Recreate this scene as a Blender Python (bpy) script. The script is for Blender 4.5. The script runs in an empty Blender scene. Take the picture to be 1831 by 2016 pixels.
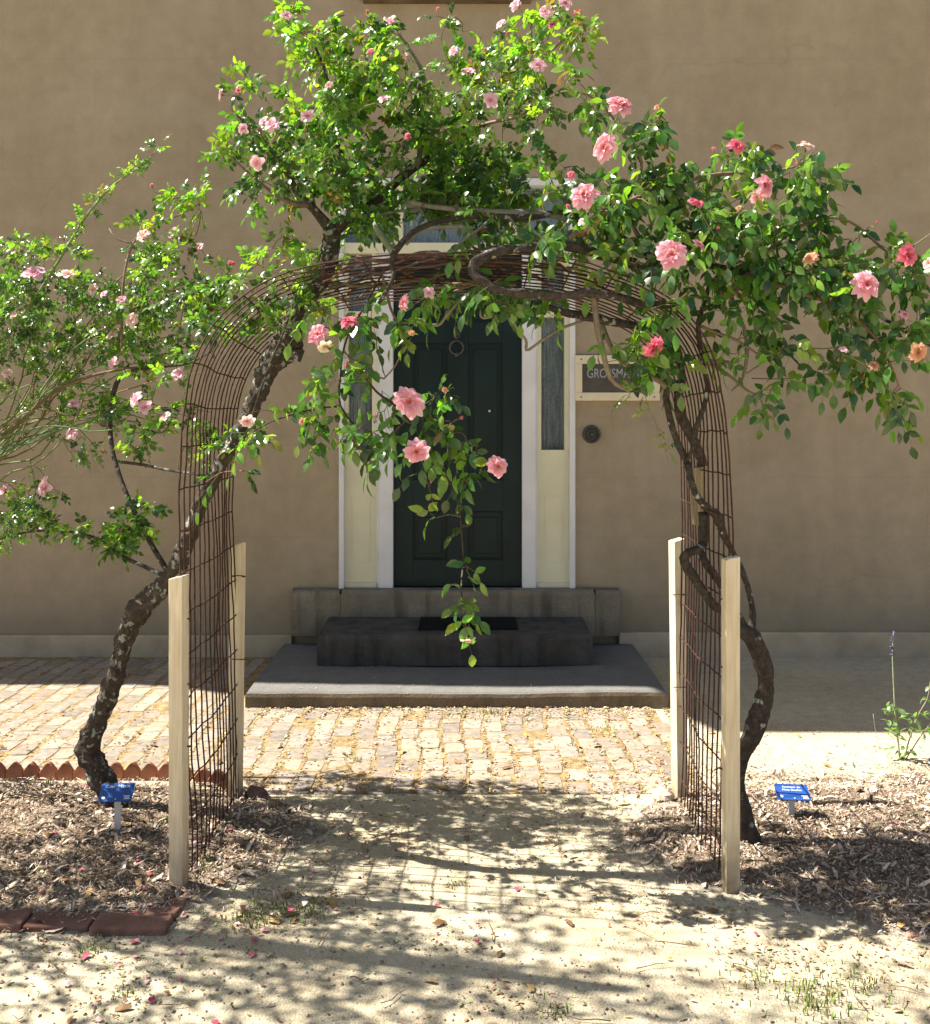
import bpy, math, random
import numpy as np
from mathutils import Vector, Matrix, noise

random.seed(7)
R = random.uniform
sc = bpy.context.scene
COL = sc.collection
H_EYE, FPX, CX, HY = 1.65, 2000.0, 915.5, 830.0

def P(px, py, y):
    """point seen at pixel (px,py) of the measured photo at distance y"""
    return Vector(((px - CX) / FPX * y, y, H_EYE - (py - HY) / FPX * y))

# ------------------------------------------------------------------ mesh builder
class MB:
    def __init__(s):
        s.v, s.f, s.c, s.m = [], [], [], []
    def add(s, vs, fs, col=(1, 1, 1), mi=0):
        o = len(s.v)
        s.v.extend(tuple(v) for v in vs)
        if isinstance(col, list):
            s.c.extend(col)
        else:
            s.c.extend([col] * len(vs))
        s.f.extend(tuple(i + o for i in f) for f in fs)
        s.m.extend([mi] * len(fs))
    def box(s, x0, x1, y0, y1, z0, z1, col=(1, 1, 1), mi=0):
        vs = [(x0,y0,z0),(x1,y0,z0),(x1,y1,z0),(x0,y1,z0),(x0,y0,z1),(x1,y0,z1),(x1,y1,z1),(x0,y1,z1)]
        s.add(vs, [(0,3,2,1),(4,5,6,7),(0,1,5,4),(1,2,6,5),(2,3,7,6),(3,0,4,7)], col, mi)
    def cyl(s, c, axis, r0, r1, h, n=24, col=(1,1,1), mi=0, caps=True):
        a = Vector(axis).normalized()
        u = a.orthogonal().normalized(); w = a.cross(u)
        c = Vector(c); vs = []
        for k in range(n):
            t = 2*math.pi*k/n
            d = u*math.cos(t)+w*math.sin(t)
            vs.append(c+d*r0); vs.append(c+d*r1+a*h)
        fs = [(2*k, 2*((k+1)%n), 2*((k+1)%n)+1, 2*k+1) for k in range(n)]
        if caps:
            fs.append(tuple(2*k for k in reversed(range(n)))); fs.append(tuple(2*k+1 for k in range(n)))
        s.add(vs, fs, col, mi)
    def torus(s, c, axis, Rr, r, n=32, k=8, a0=0.0, a1=2*math.pi, col=(1,1,1)):
        a = Vector(axis).normalized(); u = Vector((1,0,0)); w = a.cross(u).normalized(); c = Vector(c)
        pts = [c + (u*math.cos(a0+(a1-a0)*i/n)+w*math.sin(a0+(a1-a0)*i/n))*Rr for i in range(n+1)]
        s.tube(pts, [r]*(n+1), k, col)
    def tube(s, pts, rad, n=6, col=(1,1,1), gnarl=0.0, cap=True):
        pts = [Vector(p) for p in pts]
        vs, fs = [], []
        t = (pts[1]-pts[0]).normalized()
        u = t.orthogonal().normalized()
        for i, p in enumerate(pts):
            if i == 0: t = (pts[1]-pts[0])
            elif i == len(pts)-1: t = (pts[-1]-pts[-2])
            else: t = (pts[i+1]-pts[i-1])
            if t.length < 1e-9: t = Vector((0,0,1))
            t.normalize()
            u = (u - t*u.dot(t))
            if u.length < 1e-6: u = t.orthogonal()
            u.normalize(); w = t.cross(u)
            for k in range(n):
                a = 2*math.pi*k/n
                d = u*math.cos(a)+w*math.sin(a)
                r = rad[i]
                if gnarl:
                    q = p*18 + d*1.1
                    r *= 1 + gnarl*(noise.noise(q)*0.8 + 0.5*noise.noise(p*50+d*2.2)+.28*noise.noise(p*120+d*4))
                vs.append(p+d*r)
        for i in range(len(pts)-1):
            for k in range(n):
                fs.append((i*n+k, i*n+(k+1)%n, (i+1)*n+(k+1)%n, (i+1)*n+k))
        if cap:
            fs.append(tuple(reversed(range(n)))); b = (len(pts)-1)*n; fs.append(tuple(b+k for k in range(n)))
        s.add(vs, fs, col)
    def build(s, name, mats, parent=None, smooth=False, bevel=0, inv=None):
        me = bpy.data.meshes.new(name)
        me.from_pydata(s.v, [], s.f)
        if not isinstance(mats, (list, tuple)): mats = [mats]
        for m in mats: me.materials.append(m)
        ca = me.color_attributes.new('Col', 'FLOAT_COLOR', 'POINT')
        arr = np.ones((len(s.v), 4), dtype=np.float32)
        arr[:, :3] = np.array(s.c, dtype=np.float32)
        ca.data.foreach_set('color', arr.ravel())
        if len(mats) > 1: me.polygons.foreach_set('material_index', np.array(s.m, dtype=np.int32))
        if smooth: me.polygons.foreach_set('use_smooth', np.ones(len(s.f), dtype=bool))
        me.update()
        o = bpy.data.objects.new(name, me); COL.objects.link(o)
        if parent is not None:
            o.parent = parent
            o.matrix_parent_inverse = Matrix.Translation(-parent.location)
        if bevel:
            b = o.modifiers.new('bevel', 'BEVEL'); b.width = bevel; b.segments = 2; b.limit_method = 'ANGLE'
        return o

def tag(o, label=None, cat=None, group=None, kind=None):
    if label: o['label'] = label
    if cat: o['category'] = cat
    if group: o['group'] = group
    if kind: o['kind'] = kind
    return o
def empty(name, loc, label, cat, group=None):
    o = bpy.data.objects.new(name, None); COL.objects.link(o); o.location = loc; o.empty_display_size = .1
    return tag(o, label, cat, group)

# ------------------------------------------------------------------ materials
class NT:
    def __init__(s, name):
        s.m = bpy.data.materials.new(name); s.m.use_nodes = True
        s.t = s.m.node_tree; s.t.nodes.clear()
        s.out = s.n('ShaderNodeOutputMaterial')
    def n(s, typ, **kw):
        nd = s.t.nodes.new(typ)
        for k, v in kw.items(): setattr(nd, k, v)
        return nd
    def l(s, a, b): s.t.links.new(a, b)
    def setin(s, nd, **kw):
        for k, v in kw.items():
            nd.inputs[k.replace('_', ' ')].default_value = v
        return nd
    def coord(s, scale=(1,1,1)):
        tc = s.n('ShaderNodeTexCoord'); mp = s.n('ShaderNodeMapping'); mp.inputs['Scale'].default_value = scale
        s.l(tc.outputs['Object'], mp.inputs['Vector']); return mp.outputs['Vector']
    def noise(s, vec, scale, detail=4, rough=.55):
        nd = s.n('ShaderNodeTexNoise'); nd.inputs['Scale'].default_value = scale
        nd.inputs['Detail'].default_value = detail; nd.inputs['Roughness'].default_value = rough
        s.l(vec, nd.inputs['Vector']); return nd.outputs['Fac']
    def ramp(s, fac, stops):
        r = s.n('ShaderNodeValToRGB'); e = r.color_ramp.elements
        while len(e) < len(stops): e.new(.5)
        for i, (p, c) in enumerate(stops):
            e[i].position = p; e[i].color = (*c, 1) if len(c) == 3 else c
        s.l(fac, r.inputs['Fac']); return r.outputs['Color']
    def mix(s, fac, a, b, mode='MIX'):
        m = s.n('ShaderNodeMix', data_type='RGBA', blend_type=mode)
        for sock, v in ((m.inputs[0], fac), (m.inputs[6], a), (m.inputs[7], b)):
            if hasattr(v, 'is_output'): s.l(v, sock)
            elif isinstance(v, (int, float)): sock.default_value = v
            else: sock.default_value = (*v, 1)
        return m.outputs[2]
    def attr(s):
        a = s.n('ShaderNodeAttribute'); a.attribute_name = 'Col'; return a.outputs['Color']
    def bump(s, h, strength=.5, dist=.01):
        b = s.n('ShaderNodeBump'); b.inputs['Strength'].default_value = strength; b.inputs['Distance'].default_value = dist
        s.l(h, b.inputs['Height']); return b.outputs['Normal']
    def bsdf(s, color, rough=.8, spec=.3, normal=None, metallic=0):
        p = s.n('ShaderNodeBsdfPrincipled')
        if hasattr(color, 'is_output'): s.l(color, p.inputs['Base Color'])
        else: p.inputs['Base Color'].default_value = (*color, 1)
        if hasattr(rough, 'is_output'): s.l(rough, p.inputs['Roughness'])
        else: p.inputs['Roughness'].default_value = rough
        p.inputs['Specular IOR Level'].default_value = spec; p.inputs['Metallic'].default_value = metallic
        if normal is not None: s.l(normal, p.inputs['Normal'])
        return p.outputs[0]
    def done(s, sh):
        s.l(sh, s.out.inputs['Surface']); return s.m

def m_simple(name, col, rough=.7, spec=.3, var=.12, scale=6, bump=.15, bscale=60, metallic=0):
    t = NT(name); v = t.coord()
    n1 = t.noise(v, scale, 5)
    c = t.mix(1.0, col, t.ramp(n1, [(.3, (1-var,)*3), (.7, (1+var,)*3)]), 'MULTIPLY')
    b = t.bump(t.noise(v, bscale, 4), bump, .004)
    return t.done(t.bsdf(c, rough, spec, b, metallic))

def m_ground():
    t = NT('granite_gravel'); v = t.coord()
    big = t.noise(v, 1.7, 5); mid = t.noise(v, 14, 5, .65); fine = t.noise(v, 260, 3, .7)
    c = t.ramp(mid, [(.3, (.46,.395,.275)), (.55, (.55,.485,.355)), (.75, (.61,.55,.42))])
    c = t.mix(t.ramp(big, [(.42, (0,0,0)), (.68, (.5,.5,.5))]), c, (.40,.30,.175))
    vo = t.n('ShaderNodeTexVoronoi'); vo.inputs['Scale'].default_value = 150; t.l(v, vo.inputs['Vector'])
    c = t.mix(.72, c, t.ramp(vo.outputs['Color'], [(0.0, (.55,.52,.48)), (.3, (.88,.86,.83)), (.6, (1.0,.99,.97)), (1, (1.15,1.13,1.1))]), 'MULTIPLY')
    c = t.mix(t.ramp(fine, [(.62, (0,0,0)), (.70, (.5,.5,.5))]), c, (.24,.17,.11))
    h = t.mix(.5, vo.outputs['Distance'], mid)
    h = t.mix(.35, h, t.noise(v, 42, 4))
    return t.done(t.bsdf(c, .95, .15, t.bump(h, .8, .009)))

def m_mulchbed():
    t = NT('mulch_soil'); v = t.coord()
    a = t.noise(v, 60, 5, .7); b = t.noise(v, 5, 4)
    c = t.ramp(a, [(.3, (.10,.07,.048)), (.5, (.30,.215,.145)), (.7, (.48,.37,.26))])
    c = t.mix(t.ramp(b, [(.45, (0,0,0)), (.7, (.6,.6,.6))]), c, (.44,.34,.235))
    c = t.mix(t.attr(), t.ramp(a, [(.3, (.42,.34,.25)), (.6, (.58,.50,.39))]), c)
    return t.done(t.bsdf(c, .95, .1, t.bump(a, 1.0, .03)))

def m_attr(name, rough=.8, spec=.2, var=.25, scale=30, bump=.3, bscale=90, dist=.004):
    t = NT(name); v = t.coord()
    c = t.mix(1.0, t.attr(), t.ramp(t.noise(v, scale, 5, .6), [(.3, (1-var,)*3), (.7, (1+var,)*3)]), 'MULTIPLY')
    return t.done(t.bsdf(c, rough, spec, t.bump(t.noise(v, bscale, 4, .6), bump, dist)))

def m_wall():
    t = NT('lined_stucco'); v = t.coord()
    big = t.noise(v, .7, 5); mid = t.noise(v, 9, 6, .6); fine = t.noise(v, 180, 3)
    streak = t.noise(t.coord((2.2, 1, .22)), 1.6, 4)
    c = t.mix(t.ramp(big, [(.3, (0,0,0)), (.7, (1,1,1))]), (.345,.276,.194), (.40,.325,.235))
    c = t.mix(.75, c, t.ramp(mid, [(.3, (.88,.88,.88)), (.7, (1.09,1.09,1.09))]), 'MULTIPLY')
    c = t.mix(.5, c, t.ramp(streak, [(.35, (.88,.87,.85)), (.62, (1.04,1.04,1.04))]), 'MULTIPLY')
    c = t.mix(.6, c, t.ramp(fine, [(.3, (.82,.82,.82)), (.7, (1.18,1.18,1.18))]), 'MULTIPLY')
    tc = t.n('ShaderNodeTexCoord'); sx = t.n('ShaderNodeSeparateXYZ'); cb = t.n('ShaderNodeCombineXYZ')
    t.l(tc.outputs['Object'], sx.inputs[0]); t.l(sx.outputs['X'], cb.inputs['X']); t.l(sx.outputs['Z'], cb.inputs['Y'])
    br = t.n('ShaderNodeTexBrick'); t.l(cb.outputs[0], br.inputs['Vector'])
    br.inputs['Scale'].default_value = 1; br.inputs['Brick Width'].default_value = 1.3; br.inputs['Row Height'].default_value = .42
    br.inputs['Mortar Size'].default_value = .0035; br.inputs['Mortar Smooth'].default_value = .6
    br.inputs['Color1'].default_value = br.inputs['Color2'].default_value = (1,1,1,1); br.inputs['Mortar'].default_value = (.80,.79,.78,1)
    c = t.mix(.38, c, br.outputs['Color'], 'MULTIPLY')
    cr = t.n('ShaderNodeTexVoronoi', feature='DISTANCE_TO_EDGE'); cr.inputs['Scale'].default_value = .55
    wn = t.n('ShaderNodeTexNoise'); wn.inputs['Scale'].default_value = 2.5; wn.inputs['Detail'].default_value = 6; t.l(v, wn.inputs['Vector'])
    ws = t.n('ShaderNodeVectorMath', operation='SCALE'); ws.inputs['Scale'].default_value = .5; t.l(wn.outputs['Color'], ws.inputs[0])
    wa = t.n('ShaderNodeVectorMath', operation='ADD'); t.l(v, wa.inputs[0]); t.l(ws.outputs[0], wa.inputs[1]); t.l(wa.outputs[0], cr.inputs['Vector'])
    ck = t.ramp(cr.outputs['Distance'], [(0.0, (1,1,1)), (.006, (0,0,0))])
    ck = t.mix(1.0, ck, t.ramp(t.noise(v, 1.1, 3), [(.5, (0,0,0)), (.6, (.22,.22,.22))]), 'MULTIPLY')
    c = t.mix(ck, c, (.17,.135,.10))
    pt_ = t.ramp(t.noise(t.coord((1, 1, 1.6)), 1.25, 3, .4), [(.56, (0,0,0)), (.60, (.16,.16,.16))])
    c = t.mix(pt_, c, (.44,.38,.30))
    # grime just above the plinth
    mr = t.n('ShaderNodeMapRange'); mr.inputs['From Min'].default_value = .15; mr.inputs['From Max'].default_value = .5
    mr.inputs['To Min'].default_value = .55; mr.inputs['To Max'].default_value = 0
    t.l(sx.outputs['Z'], mr.inputs['Value'])
    g = t.n('ShaderNodeMath', operation='MULTIPLY'); t.l(mr.outputs[0], g.inputs[0]); t.l(t.noise(v, 3.5, 5), g.inputs[1])
    c = t.mix(g.outputs[0], c, (.20,.17,.12))
    return t.done(t.bsdf(c, .92, .12, t.bump(t.mix(.5, mid, fine), .35, .006)))

def m_leaf(name, gloss=.35, trans=.5, spec=.6):
    t = NT(name); a = t.attr()
    v = t.coord()
    c = t.mix(.55, a, t.ramp(t.noise(v, 70, 3), [(.3, (.75,.8,.75)), (.7, (1.2,1.15,1.1))]), 'MULTIPLY')
    p = t.bsdf(c, gloss, spec)
    tr = t.n('ShaderNodeBsdfTranslucent')
    tcol = t.mix(1.0, c, (1.65, 1.75, .42), 'MULTIPLY'); t.l(tcol, tr.inputs['Color'])
    mx = t.n('ShaderNodeMixShader'); mx.inputs[0].default_value = trans
    t.l(p, mx.inputs[1]); t.l(tr.outputs[0], mx.inputs[2])
    return t.done(mx.outputs[0])

def m_petal():
    t = NT('rose_petal'); a = t.attr()
    p = t.bsdf(a, .55, .25)
    tr = t.n('ShaderNodeBsdfTranslucent'); t.l(a, tr.inputs['Color'])
    mx = t.n('ShaderNodeMixShader'); mx.inputs[0].default_value = .4
    t.l(p, mx.inputs[1]); t.l(tr.outputs[0], mx.inputs[2])
    return t.done(mx.outputs[0])

def m_bark(name, base, lichen, amount):
    t = NT(name); v = t.coord()
    n1 = t.noise(v, 45, 6, .7); n2 = t.noise(v, 11, 3)
    c = t.ramp(n1, [(.3, tuple(x*.4 for x in base)), (.55, base), (.75, tuple(min(1, x*1.9) for x in base))])
    vo = t.n('ShaderNodeTexVoronoi'); vo.inputs['Scale'].default_value = 20
    wv = t.n('ShaderNodeVectorMath', operation='ADD'); t.l(v, wv.inputs[0])
    nn = t.n('ShaderNodeTexNoise'); nn.inputs['Scale'].default_value = 30; t.l(v, nn.inputs['Vector'])
    sc2 = t.n('ShaderNodeVectorMath', operation='SCALE'); sc2.inputs['Scale'].default_value = .10
    t.l(nn.outputs['Color'], sc2.inputs[0]); t.l(sc2.outputs[0], wv.inputs[1]); t.l(wv.outputs[0], vo.inputs['Vector'])
    mask = t.ramp(vo.outputs['Distance'], [(.22, (1,1,1)), (.34, (0,0,0))])
    gate = t.ramp(n2, [(1-amount-.06, (0,0,0)), (1-amount, (1,1,1))])
    mk = t.mix(1.0, mask, gate, 'MULTIPLY')
    c = t.mix(mk, c, lichen)
    return t.done(t.bsdf(c, .9, .2, t.bump(n1, 1.0, .012)))

def m_wood(name, base, dark):
    t = NT(name); v = t.coord((14, 14, .9)); v2 = t.coord()
    n = t.noise(v, 6, 5, .6)
    c = t.mix(t.ramp(n, [(.35, (0,0,0)), (.7, (1,1,1))]), dark, base)
    c = t.mix(.5, c, t.ramp(t.noise(v2, 3.2, 5), [(.3, (.75,.72,.68)), (.65, (1.05,1.05,1.05))]), 'MULTIPLY')
    kn = t.n('ShaderNodeTexVoronoi'); kn.inputs['Scale'].default_value = 1.0; t.l(t.coord((9, 9, 3.2)), kn.inputs['Vector'])
    c = t.mix(t.ramp(kn.outputs['Distance'], [(.06, (.8,.8,.8)), (.16, (0,0,0))]), c, tuple(x*.38 for x in dark))
    tc = t.n('ShaderNodeTexCoord'); sx = t.n('ShaderNodeSeparateXYZ'); t.l(tc.outputs['Object'], sx.inputs[0])
    mr = t.n('ShaderNodeMapRange'); mr.inputs['From Min'].default_value = 0; mr.inputs['From Max'].default_value = .22; mr.inputs['To Min'].default_value = 1.5; mr.inputs['To Max'].default_value = 0
    t.l(sx.outputs['Z'], mr.inputs['Value']); mm = t.n('ShaderNodeMath', operation='MULTIPLY', use_clamp=True); t.l(mr.outputs[0], mm.inputs[0]); t.l(t.noise(v2, 16, 5, .65), mm.inputs[1])
    c = t.mix(mm.outputs[0], c, (.26,.19,.12))
    return t.done(t.bsdf(c, .75, .25, t.bump(n, .35, .004)))

def m_glass():
    t = NT('window_glass')
    g = t.n('ShaderNodeBsdfGlossy'); g.inputs['Roughness'].default_value = .03; g.inputs['Color'].default_value = (.9,.95,1,1)
    tr = t.n('ShaderNodeBsdfTransparent'); tr.inputs['Color'].default_value = (.86,.9,.9,1)
    fr = t.n('ShaderNodeFresnel'); fr.inputs['IOR'].default_value = 1.5
    b = t.bump(t.noise(t.coord(), 6, 2), .08, .01); t.l(b, g.inputs['Normal'])
    mx = t.n('ShaderNodeMixShader')
    ad = t.n('ShaderNodeMath', operation='ADD'); ad.operation = 'MULTIPLY'; ad.inputs[1].default_value = .7; t.l(fr.outputs[0], ad.inputs[0])
    t.l(ad.outputs[0], mx.inputs[0]); t.l(tr.outputs[0], mx.inputs[1]); t.l(g.outputs[0], mx.inputs[2])
    return t.done(mx.outputs[0])

def m_curtain():
    t = NT('lace_curtain'); v = t.coord()
    w = t.noise(t.coord((30, 1, 2)), 3, 3)
    vo = t.n('ShaderNodeTexVoronoi'); vo.inputs['Scale'].default_value = 45; t.l(v, vo.inputs['Vector'])
    c = t.ramp(w, [(.3, (.33,.32,.36)), (.7, (.58,.57,.62))])
    c = t.mix(.6, c, t.ramp(vo.outputs['Distance'], [(.15, (.7,.7,.7)), (.5, (1.25,1.25,1.25))]), 'MULTIPLY')
    return t.done(t.bsdf(c, .9, .1))

def m_stone(name, base, stain, sk=1.0):
    t = NT(name); v = t.coord()
    a = t.noise(v, 4, 6, .65); b = t.noise(v, 90, 4); s2 = t.noise(t.coord((5, 5, .6)), 2.2, 4)
    c = t.mix(t.ramp(a, [(.35, (0,0,0)), (.7, (1,1,1))]), stain, base)
    c = t.mix(t.ramp(s2, [(.5, (0,0,0)), (.68, (.6*sk,)*3)]), c, tuple(x*.4 for x in stain))
    c = t.mix(.6, c, t.ramp(b, [(.3, (.75,.75,.75)), (.7, (1.2,1.2,1.2))]), 'MULTIPLY')
    return t.done(t.bsdf(c, .9, .2, t.bump(t.mix(.5, a, b), .6, .01)))

M = dict(
    ground=m_ground(), mulchbed=m_mulchbed(), chips=m_attr('mulch_chips', .9, .15, .25, 80),
    paver=m_attr('old_brick_paver', .9, .15, .26, 26, .35, 70, .003),
    joint=m_simple('joint_sand', (.29,.205,.105), .95, .1, .45, 22, .9, 120),
    wall=m_wall(), plinth=m_simple('plinth_render', (.50,.395,.275), .9, .15, .2, 5, .3, 90),
    cream=m_simple('cream_paint', (.74,.695,.51), .5, .35, .06, 4, .08, 40),
    white=m_simple('white_paint', (.72,.71,.73), .5, .35, .07, 5, .08, 40),
    door=m_simple('dark_green_paint', (.006,.019,.020), .42, .25, .25, 4, .1, 50),
    iron=m_simple('black_iron', (.045,.042,.04), .5, .5, .3, 30, .3, 90),
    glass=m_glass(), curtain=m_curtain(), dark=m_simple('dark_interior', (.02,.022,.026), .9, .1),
    slab=m_stone('slab_stone', (.205,.195,.18), (.16,.152,.14), .25), riser_shade=m_stone('slab_riser_shade', (.24,.18,.125), (.14,.105,.07), .7), step=m_stone('step_stone', (.115,.105,.10), (.065,.057,.05)),  # slab front: shade put into its brown colour
    thres=m_stone('threshold_stone', (.30,.25,.19), (.19,.158,.118)),
    mat=m_simple('rubber_mat', (.012,.012,.014), .85, .2, .2, 60, .8, 120),
    sill=m_stone('sill_stone', (.23,.17,.11), (.12,.085,.055)),
    roof=m_simple('roof_sheet', (.25,.24,.23), .7), wire=m_simple('rusty_wire', (.062,.028,.020), .8, .25, .5, 40, .4, 150),
    stake=m_wood('pale_pine', (.80,.70,.52), (.66,.53,.35)), oldstake=m_wood('weathered_pine', (.42,.34,.22), (.2,.15,.09)),
    bark=m_bark('gnarled_bark', (.085,.067,.052), (.34,.35,.30), .66), bark2=m_bark('dark_bark', (.075,.060,.049), (.42,.43,.39), .42),
    twig=m_attr('rose_cane', .7, .25, .25, 40), leafS=m_leaf('small_rose_leaf', .27, .42, .85), leafL=m_leaf('rose_leaf', .31, .55), leafR=m_leaf('glossy_rose_leaf', .24, .46, .8),
    petal=m_petal(), blue=m_simple('blue_label', (.022,.085,.34), .35, .5, .05), print=m_simple('white_print', (.8,.82,.84), .6, .2, .03),
    stalk=m_simple('grey_plastic', (.62,.60,.57), .5, .3, .05), terra=m_attr('terracotta', .9, .15, .25, 20, .5, 70),
    brick=m_attr('edging_brick', .9, .15, .3, 16, .6, 60), signf=m_simple('sign_frame_paint', (.72,.62,.45), .6, .3, .07),
    bronze=m_simple('bronze_plate', (.075,.062,.055), .42, .5, .25, 12, .2, 60, .3), letter=m_simple('plate_letter', (.36,.37,.40), .5, .4, .1, 20),
    litter=m_attr('leaf_litter', .85, .2, .2, 60), tarmac=m_simple('grass', (.08,.11,.03), .9),
)

# ------------------------------------------------------------------ setting
g = MB(); g.add([(-60,-40,0),(60,-40,0),(60,60,0),(-60,60,0)], [(0,1,2,3)])
tag(g.build('ground', M['ground']), kind='structure')

# brick paving: single old bricks bedded in sand
jt = MB(); jt.box(-5.0, 1.10, 4.50, 7.10, -.03, .004)
# left part only begins behind the scalloped edging, the front strip runs between the beds
jt = MB(); jt.box(-5.0, -.93, 4.70, 7.10, -.03, .004); jt.box(-.93, 1.08, 4.50, 7.10, -.03, .004)
tag(jt.build('paving_joints', M['joint']), kind='structure')
pv = MB()
BW, BL = .1135, .165
for i in range(-45, 11):
    off = (BL*.5 if i % 2 else 0) + R(-.04, .04)
    for j in range(0, 18):
        x0 = i*BW + .02*math.sin(j*.9) ; y0 = 4.49 + j*BL + (off if j > 0 else 0)
        if j == 0: y1 = y0 + BL*.9 + off
        else: y1 = y0 + BL
        if y1 > 7.12 or x0 > 1.02: continue
        if x0 < -1.0 and y0 < 4.70: continue
        if x0+BW > -1.28 and x0 < 1.17 and y0 > 5.82: continue
        gp = R(.004, .009); gx = R(.010, .022); xa, xb, ya, yb = x0+gx/2, x0+BW-gx/2, y0+gp/2, y1-gp/2
        if random.random() < .035: continue
        h = .0062 + R(-.0018, .0024); tx, ty = R(-.0012, .0012), R(-.0015, .0015)
        k = R(.64, .95); tint = random.choice([(.38,.31,.24),(.41,.32,.245),(.39,.325,.265),(.41,.345,.26),(.35,.295,.245),(.39,.33,.26)])
        col = tuple(c*k for c in tint)
        n = 10; vs = []; cxm, cym = (xa+xb)/2, (ya+yb)/2; hx, hy = (xb-xa)/2, (yb-ya)/2
        ring = []
        for q in range(16):
            a = [.06,.62,.785,.95,1.51,1.63,2.19,2.356,2.52,3.08,3.2,3.76,3.927,4.09,5.33,5.498][q]; ca, sa = math.cos(a), math.sin(a)
            rr = 1/ max(1e-6, (abs(ca)**12+abs(sa)**12)**(1/12))
            rr *= 1+R(-.04, .02)
            ring.append((cxm+hx*ca*rr, cym+hy*sa*rr))
        for (px, py) in ring: vs.append((px, py, -.02))
        for (px, py) in ring: vs.append((px, py, h-.003+tx*(px-cxm)/hx+ty*(py-cym)/hy))
        for (px, py) in ring: vs.append((cxm+(px-cxm)*.93, cym+(py-cym)*.945, h+tx*(px-cxm)/hx+ty*(py-cym)/hy))
        vs.append((cxm, cym, h+.001)); fs = []
        for q in range(16):
            r = (q+1) % 16
            fs += [(q, r, 16+r, 16+q), (16+q, 16+r, 32+r, 32+q), (32+q, 32+r, 48)]
        pv.add(vs, fs, col)
tag(pv.build('brick_paving', M['paver']), kind='structure')

# ------------------------------------------------------------------ house
YW = 7.14
house = empty('house', (0, YW, 0), 'beige stucco house front with a dark green door and pale sidelights', 'house')
def wx(px): return (px-CX)/FPX*YW
def wz(py): return H_EYE-(py-HY)/FPX*YW
w = MB(); X0, X1, Z0, Z1 = wx(668), wx(1132), wz(1160), wz(350)
HT = 6.7
w.box(-9, X0, YW, YW+.35, -.3, HT); w.box(X1, 9, YW, YW+.35, -.3, HT)
w.box(X0, X1, YW, YW+.35, Z1, HT); w.box(X0, X1, YW, YW+.35, -.3, Z0-.02)
w.box(-9, -8.65, YW+.35, YW+6, -.3, HT); w.box(8.65, 9, YW+.35, YW+6, -.3, HT); w.box(-8.65, 8.65, YW+5.65, YW+6, -.3, HT)
w.build('wall', M['wall'], house)
p = MB(); p.box(-9, -1.21, YW-.045, YW-.003, -.2, .155); p.box(1.075, 9, YW-.045, YW-.003, -.2, .175)
p.build('plinth', M['plinth'], house, bevel=.006)
p = MB(); p.box(wx(715), wx(1045), YW-.12, YW+.1, wz(8), wz(8)+.14)
so = p.build('window_sill', M['sill'], house, bevel=.008)
# upper window above the sill
f = MB(); a, b, z0 = wx(740), wx(1020), wz(8)+.142
f.box(a, a+.07, YW-.03, YW-.002, z0, z0+1.6); f.box(b-.07, b, YW-.03, YW-.002, z0, z0+1.6); f.box(a+.07, b-.07, YW-.03, YW-.002, z0+1.53, z0+1.6)
f.box(a+.07, b-.07, YW-.03, YW-.002, z0, z0+.07); f.box(a+.07, b-.07, YW-.026, YW-.002, z0+.75, z0+.81)
uw = f.build('window', M['white'], house)
f = MB(); f.box(a+.07, b-.07, YW-.014, YW-.008, z0+.07, z0+1.53); f.build('pane', M['dark'], uw)
# unseen roof, eave stepped out to the right to shape its ground shadow
rf = MB(); sx, sy = .80*HT, .12*HT
edge = [(-9.3, 7.30), (-2.96-sx, 6.47+sy), (-1.84-sx, 6.30+sy), (-1.2-sx, 6.035+sy), (1.15-sx, 5.93+sy), (1.32-sx, 5.41+sy), (2.4-sx, 5.40+sy), (9.3, 5.40+sy)]
vs = [(x, y, HT+.003) for x, y in edge] + [(9.3, YW+6.2, HT+.003), (-9.3, YW+6.2, HT+.003)]
n = len(vs); vs += [(x, y, z+.14) for x, y, z in vs]
fs = [tuple(reversed(range(n))), tuple(range(n, 2*n))] + [(i, (i+1) % n, n+(i+1) % n, n+i) for i in range(n)]
rf.add(vs, fs); rf.build('roof', M['roof'], house)

# door surround
YD = YW+.07
fr = MB()
def fb(mb, px0, px1, py0, py1, y0, y1): mb.box(wx(px0), wx(px1), y0, y1, wz(py1), wz(py0))
# white jambs either side of the door, architraves at the outside
fb(fr, 746, 774, 500, 1159, YW-.015, YW+.16); fb(fr, 1028, 1055, 500, 1159, YW-.015, YW+.16)
fb(fr, 668, 678, 352, 1159, YW-.03, YW+.16); fb(fr, 1121, 1132, 352, 1159, YW-.03, YW+.16)
fb(fr, 741, 746, 500, 1159, YW+.012, YW+.14); fb(fr, 1055, 1059, 500, 1159, YW+.012, YW+.14)
fb(fr, 678, 1121, 352, 366, YW-.025, YW+.16)
fr.build('door_frame', M['white'], house, bevel=.004)
tb = MB()
fb(tb, 678, 1121, 478, 499, YW-.008, YW+.15); fb(tb, 775, 793, 366, 478, YW+.0, YW+.15); fb(tb, 1000, 1018, 366, 478, YW+.0, YW+.15)
fb(tb, 793, 1000, 366, 377, YW+.01, YW+.14)
tr_ = tb.build('transom_window', M['cream'], house, bevel=.003)
pn = MB(); fb(pn, 793, 1000, 377, 478, YW+.075, YW+.08); fb(pn, 678, 775, 366, 478, YW+.075, YW+.08); fb(pn, 1018, 1121, 366, 478, YW+.075, YW+.08)
pn.build('pane', M['glass'], tr_)
cu = MB(); fb(cu, 678, 1121, 366, 478, YW+.17, YW+.175); cu.build('curtain', M['curtain'], tr_)
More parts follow.
